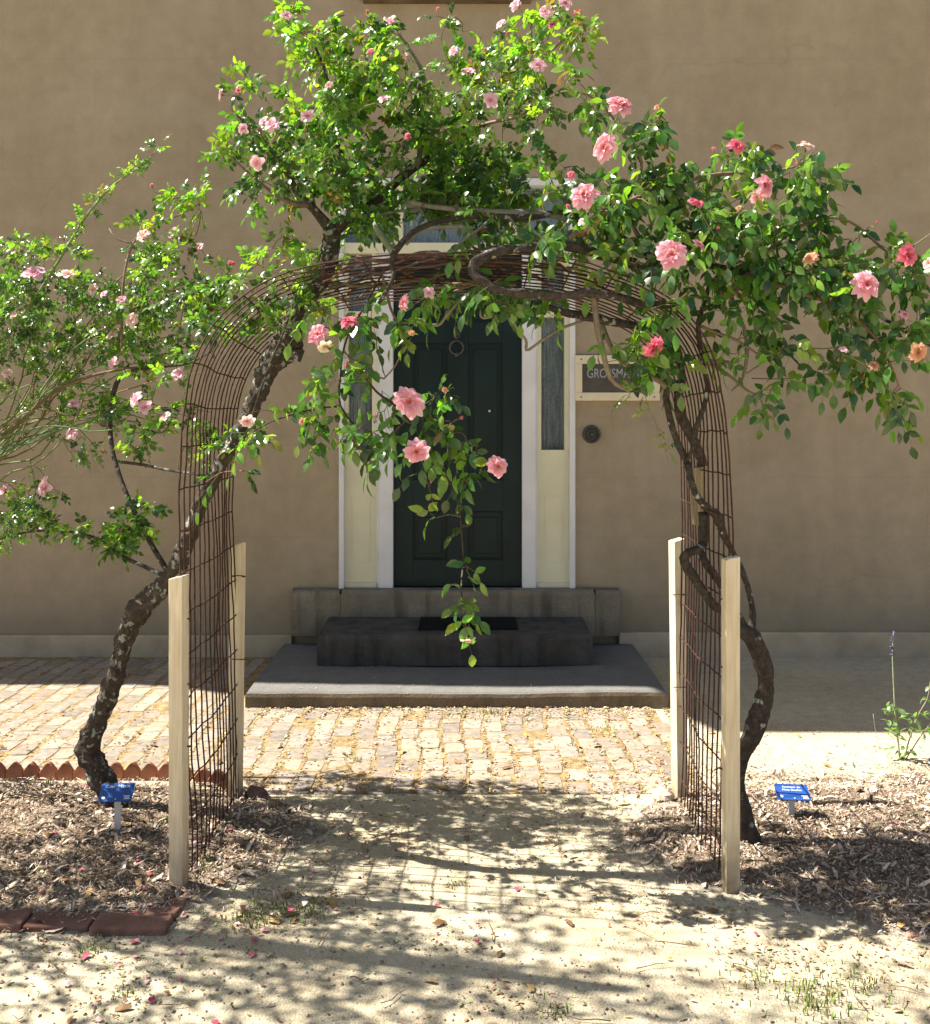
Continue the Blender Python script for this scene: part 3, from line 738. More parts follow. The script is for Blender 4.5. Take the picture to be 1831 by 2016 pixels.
class Plant:
    def __init__(s):
        s.lf, s.tg, s.tr = MB(), MB(), MB()
        s.N = np.zeros((60000, 3)); s.n = 0
    def node(s, p):
        s.N[s.n] = p; s.n += 1
    def branch(s, pts, gn=.25, sides=10, thick=True, col=(.20,.16,.10), step=.03, rad=None, wig=.0):
        """pts: (px,py,depth,r_px)"""
        A = []
        for (px, py, y, r) in pts:
            v = P(px, py, y); A.append((v.x, v.y, v.z, r/FPX*y))
        A = resample(catmull(A, 6), step)
        if wig: A = [np.array((a[0]+wig*noise.noise(Vector(a[:3])*9), a[1]+wig*noise.noise(Vector(a[:3])*9+Vector((5,0,0))), a[2]+wig*noise.noise(Vector(a[:3])*9+Vector((0,7,0))), a[3])) for a in A]
        if thick and max(q[3] for q in pts) <= 7.2 and min(q[1] for q in pts) < 760 and max(q[1] for q in pts) < 800: thick = False; col = tuple(c*R(.8, 1.25) for c in (.20,.155,.115))
        mb = s.tr if thick else s.tg
        mb.tube([a[:3] for a in A], [float(a[3]) for a in A], sides, col, gn)
        for a in A: s.node(a[:3])
        return [Vector(a[:3]) for a in A]
    def grow(s, targets, leaf, twigcol=((.16,.19,.06),(.20,.15,.08)), maxd=9):
        """connect every target to the nearest cane, leaf it"""
        T = np.array([t[0] for t in targets])
        from_d = np.array([np.min(np.sum((s.N[:s.n]-t)**2, 1)) for t in T])
        for i in np.argsort(from_d):
            t = T[i]; dd = np.sum((s.N[:s.n]-t)**2, 1); j = int(np.argmin(dd)); a = Vector(s.N[j]); b = Vector(t); L = (b-a).length
            col = tuple(x*R(.8, 1.2) for x in random.choice(twigcol))
            path = [a, b]
            if L > .02:
                m = max(2, int(L/.035)); off = rnd_dir()*L*.14+Vector((0,0,.06*L)); path = []
                for k in range(m+1):
                    q = k/m; path.append(a.lerp(b, q)+off*math.sin(math.pi*q)+rnd_dir()*.003)
                s.tg.tube(path, [.0013+.0016*(1-k/m)*min(1, L/.2) for k in range(m+1)], 4, col, cap=False)
                for q in path[1:]: s.node(q)
            leaf(s, path, targets[i])

def leaf_fn(L0, L1, ratio, pairs, droop, per, mix, spread=.05):
    def f(pl, path, tgt):
        young = tgt[1]; n = max(1, int(round(per*R(.7, 1.3)*tgt[2])))
        for k in range(n):
            i = len(path)-1-int((random.random()**1.5)*min(len(path)-1, 5)); p = path[i]
            base = (path[i]-path[max(0, i-1)]); base = base.normalized() if base.length > 1e-4 else Vector((0,0,1))
            d = base*.35+rnd_dir()*.9+Vector((-.1, -.1, .12)); 
            u = random.random()
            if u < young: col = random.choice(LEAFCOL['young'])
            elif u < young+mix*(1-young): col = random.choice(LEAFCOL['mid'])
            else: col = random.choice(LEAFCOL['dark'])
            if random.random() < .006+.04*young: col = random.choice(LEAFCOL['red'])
            compound(pl.lf, pl.tg, p+rnd_dir()*R(0, spread*.3), d, R(L0, L1), ratio, random.choice(pairs), droop*R(.5, 1.4), col)
    return f
def blobs(lst, zr=.3, sc_=1.0):
    """(cx,cy,rx,ry,depth,n[,young[,amount]]) -> targets inside ellipsoids"""
    out = []
    for bl in lst:
        cx, cy, rx, ry, y, n = bl[:6]; yg = bl[6] if len(bl) > 6 else .15; am = bl[7] if len(bl) > 7 else 1; z_ = bl[8] if len(bl) > 8 else zr
        for _ in range(int(n*sc_+.5)):
            while True:
                a, b, c = R(-1,1), R(-1,1), R(-1,1)
                if a*a+b*b+c*c < 1: break
            yy = y+c*z_*min(1, .45+rx/120)
            out.append((tuple(P(cx+a*rx, cy+b*ry, yy)), yg, am))
    return out

# ------------------------------------------------------------------ flowers
def petal(mb, base, ax, az, R_, W, tilt, cup, tipc, basec, reflex, pointy):
    """one petal rising from base, leaning out by tilt from the axis"""
    u = ax.orthogonal().normalized(); w_ = ax.cross(u); out = u*math.cos(az)+w_*math.sin(az); side = ax.cross(out)
    nt, ns = 5, 4; vs = []; cols = []
    for i in range(nt+1):
        t = i/nt; ang = tilt*(.55+.45*t)+reflex*t*t
        c = base+(out*math.sin(ang)+ax*math.cos(ang))*(R_*t)
        nrm = (ax*math.sin(ang)-out*math.cos(ang))
        wd = W*(math.sin(math.pi*min(1, .10+.76*t**1.25)))
        if pointy and t > .8: wd *= .38
        for j in range(ns+1):
            q = j/ns*2-1
            vs.append(c+side*(wd*.5*q)+nrm*(cup*W*(q*q)*(.35+.3*(1-t)))+nrm*R(-.02, .02)*R_)
            f_ = t**1.3; k = R(.93, 1.05); cols.append(tuple(min(.95, (b_*(1-f_)+a_*f_)*k) for a_, b_ in zip(tipc, basec)))
    mb.add(vs, [(i*(ns+1)+j, i*(ns+1)+j+1, (i+1)*(ns+1)+j+1, (i+1)*(ns+1)+j) for i in range(nt) for j in range(ns)], cols)
def flower_mesh(name, kind, seed):
    random.seed(seed); pe, gn = MB(), MB(); ax = Vector((0,0,1)); o = Vector((0,0,0))
    pal = {'double': ((.93,.66,.72),(.86,.27,.37),(.84,.17,.25)), 'deep': ((.85,.30,.40),(.80,.12,.22),(.75,.07,.14)), 'pale': ((.90,.66,.72),(.86,.45,.54),(.8,.32,.38)),
           'blush': ((.88,.72,.70),(.88,.52,.48),(.85,.4,.3)), 'faded': ((.78,.48,.32),(.80,.42,.24),(.7,.35,.15)), 'cream': ((.88,.80,.66),(.85,.66,.42),(.7,.45,.2)), 'bud': ((.84,.34,.38),(.82,.3,.34),(.7,.2,.2))}[kind]
    def ring(n, R_, W, tilt, cup, reflex, pointy, tc, bc, j=.25):
        a0 = R(0, 6.28); tc0 = tc
        for k in range(n):
            kk = R(0, .45); tc = tuple(a*(1-kk)+b*kk for a, b in zip(tc0, bc)); 
            petal(pe, o+ax*R(-.02, .02), (ax+rnd_dir()*.08).normalized(), a0+2*math.pi*k/n+R(-j, j), R_*R(.88, 1.1), W*R(.85, 1.1), tilt+R(-.14, .14), cup, tc, bc, reflex*R(.5, 1.4), pointy)
    if kind in ('double', 'deep', 'faded'):
        ring(9, 1.0, .66, 1.38, .14, .3, True, pal[0], pal[1]); ring(8, .92, .6, 1.12, .2, .4, True, pal[0], pal[1]); ring(8, .82, .52, .86, .26, .45, True, pal[0], pal[2])
        ring(8, .70, .42, .62, .3, .4, True, pal[0], pal[2]); ring(7, .58, .34, .4, .35, .3, True, pal[0], (.85,.33,.22)); ring(6, .46, .28, .2, .35, .2, False, pal[1], (.85,.33,.16))
    elif kind in ('pale', 'blush', 'cream'):
        n1 = 6; ring(n1, 1.0, .85, 1.25, .15, .2, False, pal[0], pal[1]); ring(5, .82, .72, .95, .25, .2, False, pal[0], pal[1]); ring(5, .55, .45, .6, .3, .1, False, pal[0], pal[2])
        for k in range(14):
            a = R(0, 6.28); l = R(.05, .2); pe.cyl(o+Vector((math.cos(a)*l, math.sin(a)*l, .1)), (math.cos(a)*.5, math.sin(a)*.5, 1), .015, .03, .18, 4, (.75,.5,.1))
    else:
        ring(3, 1.0, .75, .30, .55, -.35, True, pal[0], pal[1], .1); ring(3, .95, .7, .18, .5, -.2, True, pal[0], pal[1], .1)
    for k in range(5):   # sepals, hip and stalk
        a = 2*math.pi*k/5; leaflet(gn, o-ax*.05, Vector((math.cos(a), math.sin(a), .2 if kind != 'bud' else 1.6)), ax, .55, .2, (.14,.2,.06))
    gn.cyl(o-ax*.3, ax, .07, .14, .26, 8, (.16,.22,.06)); gn.tube([o-ax*1.5+Vector((.25,0,0)), o-ax*.8+Vector((.06,0,0)), o-ax*.28], [.03, .035, .045], 5, (.2,.16,.07))
    nv = len(pe.v); pe.add(gn.v, gn.f, list(gn.c), 1)
    me_o = pe.build(name, [M['petal'], M['leafL']], smooth=True); me = me_o.data; bpy.data.objects.remove(me_o); return me
FM = {}
for i, k in enumerate(('double', 'deep', 'pale', 'blush', 'faded', 'cream', 'bud')):
    FM[k] = [flower_mesh('flower_'+k, k, 100+i*17+j) for j in range(6 if k in ('double', 'pale') else 4)]
random.seed(21)
def put_flowers(root, lst, pl=None):
    tg_ = []
    for (px, py, y, r, kind, *ax) in lst:
        a = Vector(ax[0]) if ax else Vector((-.25+R(-.5,.5), -.75, .35+R(-.4,.5)))
        if kind == 'bud' and not ax: a = Vector((R(-.5,.5), -.3, .8))
        tg_.append((tuple(P(px, py, y)-a.normalized()*(r/FPX*y*1.25)), .3, .45))
        o = bpy.data.objects.new('bud' if kind == 'bud' else 'flower', random.choice(FM[kind])); COL.objects.link(o)
        s = r/FPX*y*1.08
        q = a.normalized().to_track_quat('Z', 'Y').to_matrix().to_4x4()
        o.parent = root
        o.matrix_basis = Matrix.Translation(P(px, py, y)-root.location) @ q @ Matrix.Rotation(R(0, 6.28), 4, 'Z') @ Matrix.Diagonal((s*R(.86,1.12), s*R(.86,1.12), s*R(.75,1.25), 1))
    if pl: pl.grow(tg_, STEM[pl], ((.16,.17,.06),(.20,.12,.07)))

# ------------------------------------------------------------------ left climbing rose
L = Plant()
base = P(243, 1605, 4.27); rootL = empty('climbing_rose', (base.x, base.y, 0), 'old climbing rose with thick leaning trunk left of the arch and light green crown', 'rose')
L.branch([(262,1632,4.27,30),(240,1600,4.27,24),(208,1548,4.28,21),(180,1492,4.28,21),(176,1466,4.28,22),(192,1420,4.26,17),(222,1345,4.22,17),(245,1262,4.18,18),(268,1208,4.14,21),(300,1175,4.1,19),(336,1138,4.04,17),(368,1070,3.96,16),(385,1020,3.92,14),(410,960,3.90,14),(440,905,3.9,13),(466,858,3.9,14),(490,812,3.9,15),(512,765,3.9,17),(528,722,3.9,21),(556,688,3.9,26),(578,655,3.9,24),(590,622,3.9,17),(606,588,3.92,15),(630,556,3.95,15),(648,520,3.98,16),(652,480,4.0,17),(655,452,4.0,15)], .5, 26, step=.012)
L.branch([(556,700,3.88,9),(588,700,3.86,14),(596,688,3.86,5)], .5, 10)
L.branch([(190,1180,4.12,3),(300,1196,4.1,6)], .3, 6) if False else None
B = L.branch
B([(655,455,4.0,14),(635,432,4.0,10),(612,405,3.98,9),(590,385,3.95,7),(570,350,3.9,5),(540,300,3.85,4),(500,260,3.8,2.5),(455,215,3.8,1.6)], .25, 9)
B([(655,458,4.0,12),(690,430,4.02,10),(720,410,4.05,9),(752,388,4.08,9),(780,358,4.1,9),(805,338,4.12,8),(835,318,4.15,7),(870,290,4.18,5),(930,230,4.2,4),(990,150,4.2,2.5),(1050,80,4.2,1.6)], .25, 9)
B([(690,430,4.02,8),(690,390,3.98,7),(680,330,3.95,6),(660,270,3.92,5),(650,210,3.9,4),(640,140,3.88,3),(610,70,3.86,1.6)], .2, 8)
B([(820,330,4.13,7),(828,290,4.1,6),(826,250,4.1,6),(830,200,4.1,6),(834,150,4.08,4),(815,110,4.05,3),(780,60,4.0,1.6)], .2, 8)
B([(826,250,4.1,4),(800,220,4.0,3),(775,190,3.95,2.5),(740,120,3.9,1.8)], .2, 6)
B([(870,290,4.18,5),(940,250,4.1,4),(1020,230,4.0,3),(1080,215,3.9,2)], .2, 7)
B([(612,405,3.98,6),(560,395,3.9,4),(500,350,3.85,3),(445,300,3.8,1.6)], .2, 6)
B([(990,150,4.2,2.5),(1060,120,4.2,2),(1130,60,4.15,1.4)], .2, 6)
B([(332,1128,4.05,6),(300,1075,4.1,5.5),(268,1015,4.16,5),(240,950,4.2,5),(222,890,4.25,5),(216,830,4.3,5),(222,780,4.32,5),(238,740,4.34,5),(270,728,4.34,3.5),(320,722,4.3,3),(372,715,4.25,2),(420,690,4.2,1.5)], .1, 8, col=(.16,.09,.05))
B([(328,1135,4.06,6),(290,1118,4.1,4.5),(240,1095,4.15,4),(190,1060,4.25,3),(120,1045,4.3,2.5),(40,1050,4.35,2),(-40,1075,4.4,1.5)], .1, 7)
B([(225,908,4.24,3.5),(280,915,4.2,3.2),(330,925,4.12,3),(405,936,4.0,2.5)], .1, 6)
B([(605,600,3.92,4),(625,520,3.98,3),(640,470,4.05,2.5)], .1, 6)
B([(480,868,3.85,1.4),(506,790,3.82,2.2),(530,720,3.80,2.4),(560,650,3.80,2.2),(590,560,3.82,1.6)], 0, 6)     # green whip beside the trunk
B([(560,650,3.80,1.8),(520,600,3.9,2),(480,560,3.95,1.5)], 0, 5)
B([(240,700,4.34,3.5),(240,610,4.36,3),(245,540,4.38,2.6),(262,480,4.4,2.4),(295,445,4.4,2),(350,425,4.38,1.6),(405,395,4.35,1.2)], .1, 6)
B([(262,480,4.4,2),(230,470,4.4,1.5),(215,450,4.42,1.0)], .1, 5)
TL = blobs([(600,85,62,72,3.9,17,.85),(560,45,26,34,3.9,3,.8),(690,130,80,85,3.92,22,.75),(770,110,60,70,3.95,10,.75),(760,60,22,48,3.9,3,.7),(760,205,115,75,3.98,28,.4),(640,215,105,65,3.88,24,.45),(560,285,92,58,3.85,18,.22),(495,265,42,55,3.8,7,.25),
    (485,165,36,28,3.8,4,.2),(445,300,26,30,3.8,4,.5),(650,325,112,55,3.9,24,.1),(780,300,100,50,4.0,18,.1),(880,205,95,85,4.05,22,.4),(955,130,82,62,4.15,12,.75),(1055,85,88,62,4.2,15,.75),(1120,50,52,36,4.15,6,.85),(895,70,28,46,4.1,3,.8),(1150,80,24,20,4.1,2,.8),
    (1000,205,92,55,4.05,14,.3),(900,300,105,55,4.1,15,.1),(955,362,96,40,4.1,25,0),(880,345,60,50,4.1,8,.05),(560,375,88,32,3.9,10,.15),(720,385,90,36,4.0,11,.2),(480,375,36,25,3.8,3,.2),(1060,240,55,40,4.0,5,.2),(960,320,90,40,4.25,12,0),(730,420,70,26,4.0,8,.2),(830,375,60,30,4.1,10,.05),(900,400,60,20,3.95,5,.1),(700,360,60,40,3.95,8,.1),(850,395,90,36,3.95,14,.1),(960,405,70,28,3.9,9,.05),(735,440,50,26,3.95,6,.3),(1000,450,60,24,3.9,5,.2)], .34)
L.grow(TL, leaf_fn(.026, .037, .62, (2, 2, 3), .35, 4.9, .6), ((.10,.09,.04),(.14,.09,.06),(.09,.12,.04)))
TL = blobs([(560,487,30,26,3.8,4,.6),(555,560,62,42,3.8,8,.45),(480,545,50,42,3.9,6,.35),(610,500,30,25,4.1,4,.8),(620,595,25,20,3.95,2,.6),(640,510,60,18,4.2,4,.6),(500,610,70,40,3.9,8,.2),(550,640,25,25,3.8,3,.3),(430,645,60,45,4.05,10,.15),(400,590,80,50,4.2,12,.2),
    (360,405,42,32,4.36,6,.7),(305,440,40,24,4.4,4,.6),(340,490,60,40,4.38,6,.3),(405,395,24,24,4.35,3,.7),(250,1040,58,40,4.16,13,.15),(295,1000,22,26,4.12,3,.05),(205,1065,38,26,4.22,5,.2),(90,1030,60,20,4.32,6,.2),(170,1045,40,20,4.25,4,.2),(280,870,60,40,4.25,6,.2),(330,830,50,40,4.2,6,.3),(430,880,45,35,3.95,5,.45),(480,850,35,25,3.85,3,.5),(390,850,40,30,4.05,4,.4),(200,790,40,50,4.32,4,.2),(300,740,50,30,4.3,5,.2),(245,620,40,60,4.36,7,.4)], .18)
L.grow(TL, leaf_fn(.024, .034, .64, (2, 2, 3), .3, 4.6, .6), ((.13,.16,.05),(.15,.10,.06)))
STEM = {L: leaf_fn(.022, .032, .64, (2, 2), .3, 2.2, .6)}
put_flowers(rootL, [(437,187,3.72,14,'pale',(-1,-.3,.1)),(470,179,3.74,9,'deep'),(480,254,3.66,12,'pale'),(538,250,3.55,16,'pale'),(520,240,3.6,10,'pale'),(605,230,3.52,14,'pale'),(507,320,3.52,17,'pale',(-.2,-.6,-.3)),(565,33,3.7,14,'pale'),(770,45,3.75,15,'pale'),(895,103,3.8,12,'pale'),(922,142,3.7,15,'pale'),(965,198,3.7,15,'pale'),(1060,131,3.85,15,'pale'),(1018,12,4.0,15,'pale'),(987,48,4.0,12,'pale'),(1075,24,3.95,15,'pale'),(1112,8,3.95,14,'pale'),(1138,26,3.95,10,'deep'),(730,102,3.7,9,'deep'),(757,196,3.6,13,'pale'),(800,110,3.75,9,'pale'),(803,270,3.7,9,'deep'),(628,60,3.7,8,'pale'),(648,168,3.6,9,'blush'),(1088,50,3.95,9,'deep'),(1150,55,4.0,8,'bud'),(723,25,3.8,7,'bud'),(860,22,3.9,7,'bud'),(1000,70,3.95,7,'bud'),(955,100,3.9,7,'bud'),
    (352,740,4.2,16,'pale'),(270,788,4.15,17,'pale'),(287,802,4.14,14,'pale'),(326,822,4.12,13,'blush'),(283,465,4.28,15,'blush'),(343,460,4.3,13,'pale'),(392,488,4.3,13,'pale'),(205,1055,4.15,9,'pale'),(455,519,3.95,7,'deep'),(225,715,4.25,12,'pale'),(300,368,4.4,8,'bud'),(408,350,4.34,7,'bud')], L)
L.tr.build('trunk', M['bark'], rootL, smooth=True); L.tg.build('canes', M['twig'], rootL, smooth=True); L.lf.build('foliage', M['leafL'], rootL, smooth=True)

# ------------------------------------------------------------------ right climbing rose
Rr = Plant(); B = Rr.branch
base = P(1484, 1668, 3.94); rootR = empty('climbing_rose', (base.x, base.y, 0), 'glossy climbing rose with twisted dark trunk right of the arch and hanging sprays', 'rose')
B([(1490,1690,3.94,24),(1480,1660,3.94,22),(1464,1610,3.94,19),(1450,1560,3.94,18),(1450,1520,3.94,17),(1466,1475,3.94,17),(1486,1430,3.94,19),(1502,1385,3.93,17),(1508,1345,3.92,16),(1500,1300,3.91,17),(1482,1258,3.9,18),(1464,1240,3.9,14),(1446,1222,3.9,9),(1420,1202,3.9,8),(1402,1188,3.9,8.5),(1383,1162,3.88,9),(1363,1132,3.86,10),(1346,1104,3.84,9),(1354,1088,3.82,8),(1372,1082,3.85,8),(1385,1070,3.9,9),(1385,1040,3.9,9),(1384,1008,3.9,8)], .34, 14, step=.018)
B([(1470,1244,3.9,9),(1440,1190,3.9,7),(1412,1140,3.9,8),(1394,1115,3.9,8),(1378,1086,3.9,8)], .3, 10)
B([(1478,1262,3.92,10),(1482,1215,3.95,6.5),(1477,1175,3.96,6),(1464,1132,3.96,6),(1442,1086,3.94,6),(1424,1052,3.92,8),(1414,1020,3.9,11),(1398,1003,3.88,8),(1375,983,3.86,7),(1361,948,3.85,6.5),(1353,908,3.85,6.5)], .3, 10)
B([(1353,908,3.85,6.5),(1348,900,3.85,7),(1331,864,3.85,6.5),(1318,820,3.85,6),(1312,785,3.85,6.5),(1314,764,3.85,8),(1330,760,3.84,8),(1342,752,3.82,9)], .35, 10)
B([(1314,764,3.85,7),(1303,752,3.85,6),(1275,738,3.86,5),(1252,730,3.86,4.5),(1235,722,3.86,4.5),(1211,698,3.86,4.5),(1190,653,3.88,5),(1180,620,3.9,6)], .25, 9)
B([(1336,760,3.87,10),(1338,811,3.9,10),(1358,853,3.95,10),(1376,890,4.0,10),(1384,918,4.02,10)], .2, 10)
B([(1351,908,3.84,4.5),(1363,886,3.83,4.5),(1370,844,3.82,4.8),(1385,804,3.8,5),(1393,762,3.8,5),(1386,724,3.8,5),(1378,680,3.8,5),(1375,640,3.8,5),(1388,590,3.8,5),(1400,555,3.8,4.5)], .2, 9)
# loop over the crown of the arch
B([(1300,520,3.8,13),(1270,532,3.75,13),(1230,512,3.72,10.5),(1170,498,3.68,9.5),(1104,482,3.64,9),(1043,488,3.6,8.5),(985,494,3.57,9),(946,510,3.54,10),(931,531,3.53,9.5),(948,552,3.52,9),(983,571,3.52,8.5),(1043,579,3.53,9),(1104,583,3.54,8),(1160,576,3.56,8.5),(1210,584,3.6,7.5),(1280,600,3.7,7.3),(1340,600,3.8,7.3)], .55, 16, step=.012)
B([(1062,598,3.7,6),(1104,613,3.72,8),(1150,622,3.74,8.5),(1196,632,3.76,8.5),(1256,641,3.8,8),(1300,645,3.85,7),(1335,690,3.85,6),(1345,760,3.85,6)], .3, 10)
B([(1168,580,3.62,7),(1172,605,3.62,6.5),(1175,640,3.62,6.2),(1184,680,3.62,6),(1198,735,3.62,5.5),(1215,758,3.63,4.5),(1240,768,3.65,3)], .25, 9)
B([(1147,632,3.7,3),(1104,647,3.68,3),(1074,665,3.66,3),(1038,690,3.65,3.2),(1036,671,3.65,3.2),(1022,653,3.65,3),(1004,627,3.65,3),(975,622,3.66,3),(949,626,3.67,2.8),(946,610,3.67,2)], .2, 6, step=.012)
B([(783,635,3.75,2.2),(830,636,3.74,2.4),(862,640,3.73,3),(880,620,3.72,3),(900,598,3.72,3),(930,570,3.72,3)], .2, 6, step=.012)
B([(783,635,3.75,2.2),(770,610,3.75,2.8),(760,570,3.75,3),(752,540,3.75,3)], .2, 6)
B([(745,598,3.6,3.8),(760,575,3.6,4.2),(775,545,3.6,4.5),(772,520,3.62,5),(775,500,3.64,7),(792,478,3.66,6),(815,455,3.7,5.5),(850,440,3.75,5.5),(880,432,3.78,6),(940,424,3.8,7),(1000,428,3.8,7),(1060,425,3.8,7),(1110,420,3.8,7),(1170,440,3.8,6),(1240,480,3.8,8),(1290,515,3.8,9)], .3, 9)
B([(775,500,3.64,6),(760,478,3.66,6.5),(745,455,3.68,7),(738,440,3.7,5)], .35, 8)
B([(800,480,3.7,4),(830,452,3.74,4),(880,447,3.76,4),(920,448,3.78,4),(940,470,3.8,4),(945,490,3.8,3.5)], .2, 7)
B([(700,432,4.0,2.5),(770,418,3.9,3),(840,408,3.85,4),(800,404,3.82,5)], .2, 6)
B([(805,398,3.82,5.5),(860,408,3.8,5.5),(950,416,3.8,6),(1060,420,3.8,6.5),(1120,432,3.8,6),(1200,460,3.8,5),(1290,500,3.8,6)], .25, 8)
B([(894,495,3.7,2.5),(915,470,3.7,3),(945,450,3.72,3),(965,432,3.75,3)], .2, 6)
B([(1000,424,3.8,3.5),(1020,452,3.76,3),(1028,480,3.7,3)], .2, 6)
# canes sweeping to the right
B([(1104,484,3.64,6),(1160,440,3.7,5),(1230,400,3.75,5),(1310,370,3.78,4.5),(1400,345,3.8,4),(1480,340,3.8,3),(1560,330,3.8,2),(1600,300,3.8,1.4)], .2, 7)
B([(1290,515,3.8,9),(1380,520,3.8,7),(1460,535,3.8,7),(1530,545,3.8,6.5),(1600,560,3.8,6),(1680,590,3.78,5),(1760,640,3.76,4),(1850,690,3.75,3)], .25, 8)
B([(1400,555,3.8,6),(1450,530,3.8,6),(1500,500,3.8,5),(1560,455,3.8,4),(1620,430,3.8,3),(1680,440,3.8,2.5),(1750,500,3.78,1.8)], .25, 7)
B([(1400,560,3.8,5),(1440,585,3.8,5),(1462,540,3.8,6)], .25, 7)
B([(1290,515,3.8,6),(1240,430,3.8,4),(1255,370,3.78,3.5),(1262,310,3.75,3),(1230,270,3.72,3),(1200,230,3.72,2)], .2, 6)
B([(1262,320,3.75,2.5),(1180,200,3.9,2.5),(1110,180,3.9,2)], .2, 6)
B([(1460,535,3.8,5),(1560,570,3.75,4),(1640,600,3.72,3.5),(1700,640,3.7,3),(1740,690,3.7,2.5),(1770,760,3.7,1.8)], .2, 6)
B([(1375,640,3.8,3.5),(1410,655,3.78,3),(1450,670,3.76,3),(1495,700,3.75,2)], .2, 6)
B([(1385,710,3.8,4.5),(1430,735,3.78,3),(1480,775,3.75,2.5),(1500,770,3.74,1.5)], .2, 6)
B([(1370,715,3.8,5),(1400,712,3.8,6),(1435,715,3.8,5)], .3, 8)
B([(1440,770,3.8,2),(1462,745,3.8,3),(1470,700,3.8,4),(1468,660,3.8,4),(1455,620,3.8,4),(1440,585,3.8,4)], .2, 7)
B([(1470,735,3.8,1.8),(1550,690,3.78,1.8),(1640,685,3.76,1.4),(1710,665,3.75,1.2)], .1, 5)
B([(1480,745,3.8,1.5),(1560,745,3.8,1.5),(1640,735,3.78,1.0)], .1, 5)
B([(1700,455,3.8,1.4),(1760,500,3.8,1.6),(1840,455,3.78,1.2)], .1, 5)
# the hanging sprays in the middle
B([(752,540,3.75,2.4),(720,600,3.7,2.2),(690,650,3.68,2.2),(676,690,3.68,2.2),(670,740,3.66,2.2),(668,790,3.65,2.2),(680,815,3.65,2),(700,840,3.65,1.6)], .1, 6)
B([(676,690,3.68,2),(704,720,3.66,2.2),(730,735,3.65,2.2),(755,746,3.64,2.2),(770,730,3.64,1.8),(785,708,3.64,1.6),(795,670,3.64,1.2)], .15, 6)
B([(704,720,3.66,2.2),(740,770,3.62,2.4),(780,800,3.6,2.4),(815,840,3.6,2.2),(845,880,3.6,2.2),(874,919,3.6,2.2),(883,947,3.6,2),(898,977,3.6,2),(906,1018,3.6,1.8),(909,1055,3.6,1.8),(912,1100,3.6,1.6),(908,1150,3.6,1.6),(912,1200,3.6,1.5),(919,1238,3.6,1.3)], .1, 6)
B([(874,919,3.6,1.8),(900,905,3.58,1.4),(935,912,3.56,1.2),(975,920,3.54,1.2)], .1, 5)
B([(668,800,3.65,2),(620,805,3.66,1.8),(570,818,3.68,1.6),(530,832,3.72,1.4),(500,850,3.76,1.2)], .1, 5)
B([(815,840,3.6,1.6),(850,790,3.58,1.4),(875,770,3.57,1)], .1, 5); B([(850,820,3.6,1.4),(880,830,3.58,1.2),(905,825,3.57,1)], .1, 5)
B([(690,650,3.68,1.6),(640,660,3.65,1.3)], .1, 5)
for k in range(16):      # dead twigs and thin canes tangled in the crown of the wire
    xa = R(560, 1000); xb = xa+R(150, 420); d0 = R(3.62, 4.35); d1 = R(3.62, 4.35)
    def top(px, d, off):
        x = (px-CX)/FPX*d; h = float(np.interp(x, [q[0] for q in PROF[7:16]], [q[1] for q in PROF[7:16]]))-.05*(d-3.6)/.8+off
        return (px, HY-(h-H_EYE)*FPX/d, d, R(1.6, 3.6))
    B([top(xa, d0, R(-.03,.03)), top(xa*.67+xb*.33, d0*.67+d1*.33, R(-.03,.06)), top(xa*.33+xb*.67, d0*.33+d1*.67, R(-.03,.07)), top(xb, d1, R(-.03,.03))], .2, 6, thick=False, col=tuple(c*R(.7, 1.3) for c in (.15,.10,.07)), wig=.03)
lr = leaf_fn(.042, .060, .58, (1, 1, 2), .95, 3.5, .55)
TR = blobs([(1120,190,66,45,3.95,6,.25),(1230,245,70,40,3.8,8,.1),(1290,265,40,45,3.75,5,.1),(1090,350,50,50,3.85,6,.2),(1170,395,70,45,3.75,9,.15),(1275,395,90,62,3.75,18,.15),(1365,360,88,45,3.75,16,.15),(1450,325,52,32,3.75,7,.1),(1490,310,20,35,3.75,3,.15),(1560,335,45,35,3.75,5,.15),(1610,385,50,50,3.75,8,.1),(1450,425,100,55,3.75,20,.15),(1560,450,90,55,3.78,16,.12),
    (1350,480,90,50,3.78,13,.15),(1245,500,60,45,3.7,7,.25),(1500,530,95,42,3.75,15,.1),(1640,525,70,50,3.75,15,.1),(1560,520,90,36,3.7,10,.2),(1400,430,80,40,3.65,8,.25),(1600,350,40,30,3.75,4,.15),(1720,555,65,50,3.75,10,.1),(1770,475,45,30,3.78,3,.3),(1805,560,30,55,3.72,7,.1),(1680,615,80,40,3.72,11,.1),(1780,655,55,42,3.7,9,.1),(1650,705,45,28,3.72,5,.1),(1735,715,50,28,3.7,4,.15),(1775,795,45,28,3.7,5,.25),(1480,612,60,34,3.78,5,.1),(1420,600,40,40,3.78,4,.1),
    (1340,575,45,30,3.72,3,.2),(1300,615,50,38,3.62,5,.1),(1240,690,40,42,3.62,6,.2),(1300,705,42,36,3.7,6,.1),(1505,775,36,34,3.72,4,.1),(1460,680,40,34,3.75,4,.05),(1140,450,56,50,3.7,9,.2),(1060,465,60,40,3.7,6,.2),(1050,600,80,26,3.68,9,.2),(940,580,70,18,3.7,7,.25),(865,570,45,18,3.72,4,.3),(810,640,30,10,3.72,2,.4),(930,470,40,24,3.72,4,.25),(1330,730,20,14,3.7,2,.1),(1540,690,50,24,3.76,3,.1),(1590,700,20,20,3.75,1,.1)], .26)
Rr.grow(TR, lr, ((.22,.15,.085),(.16,.15,.06),(.13,.10,.07)))
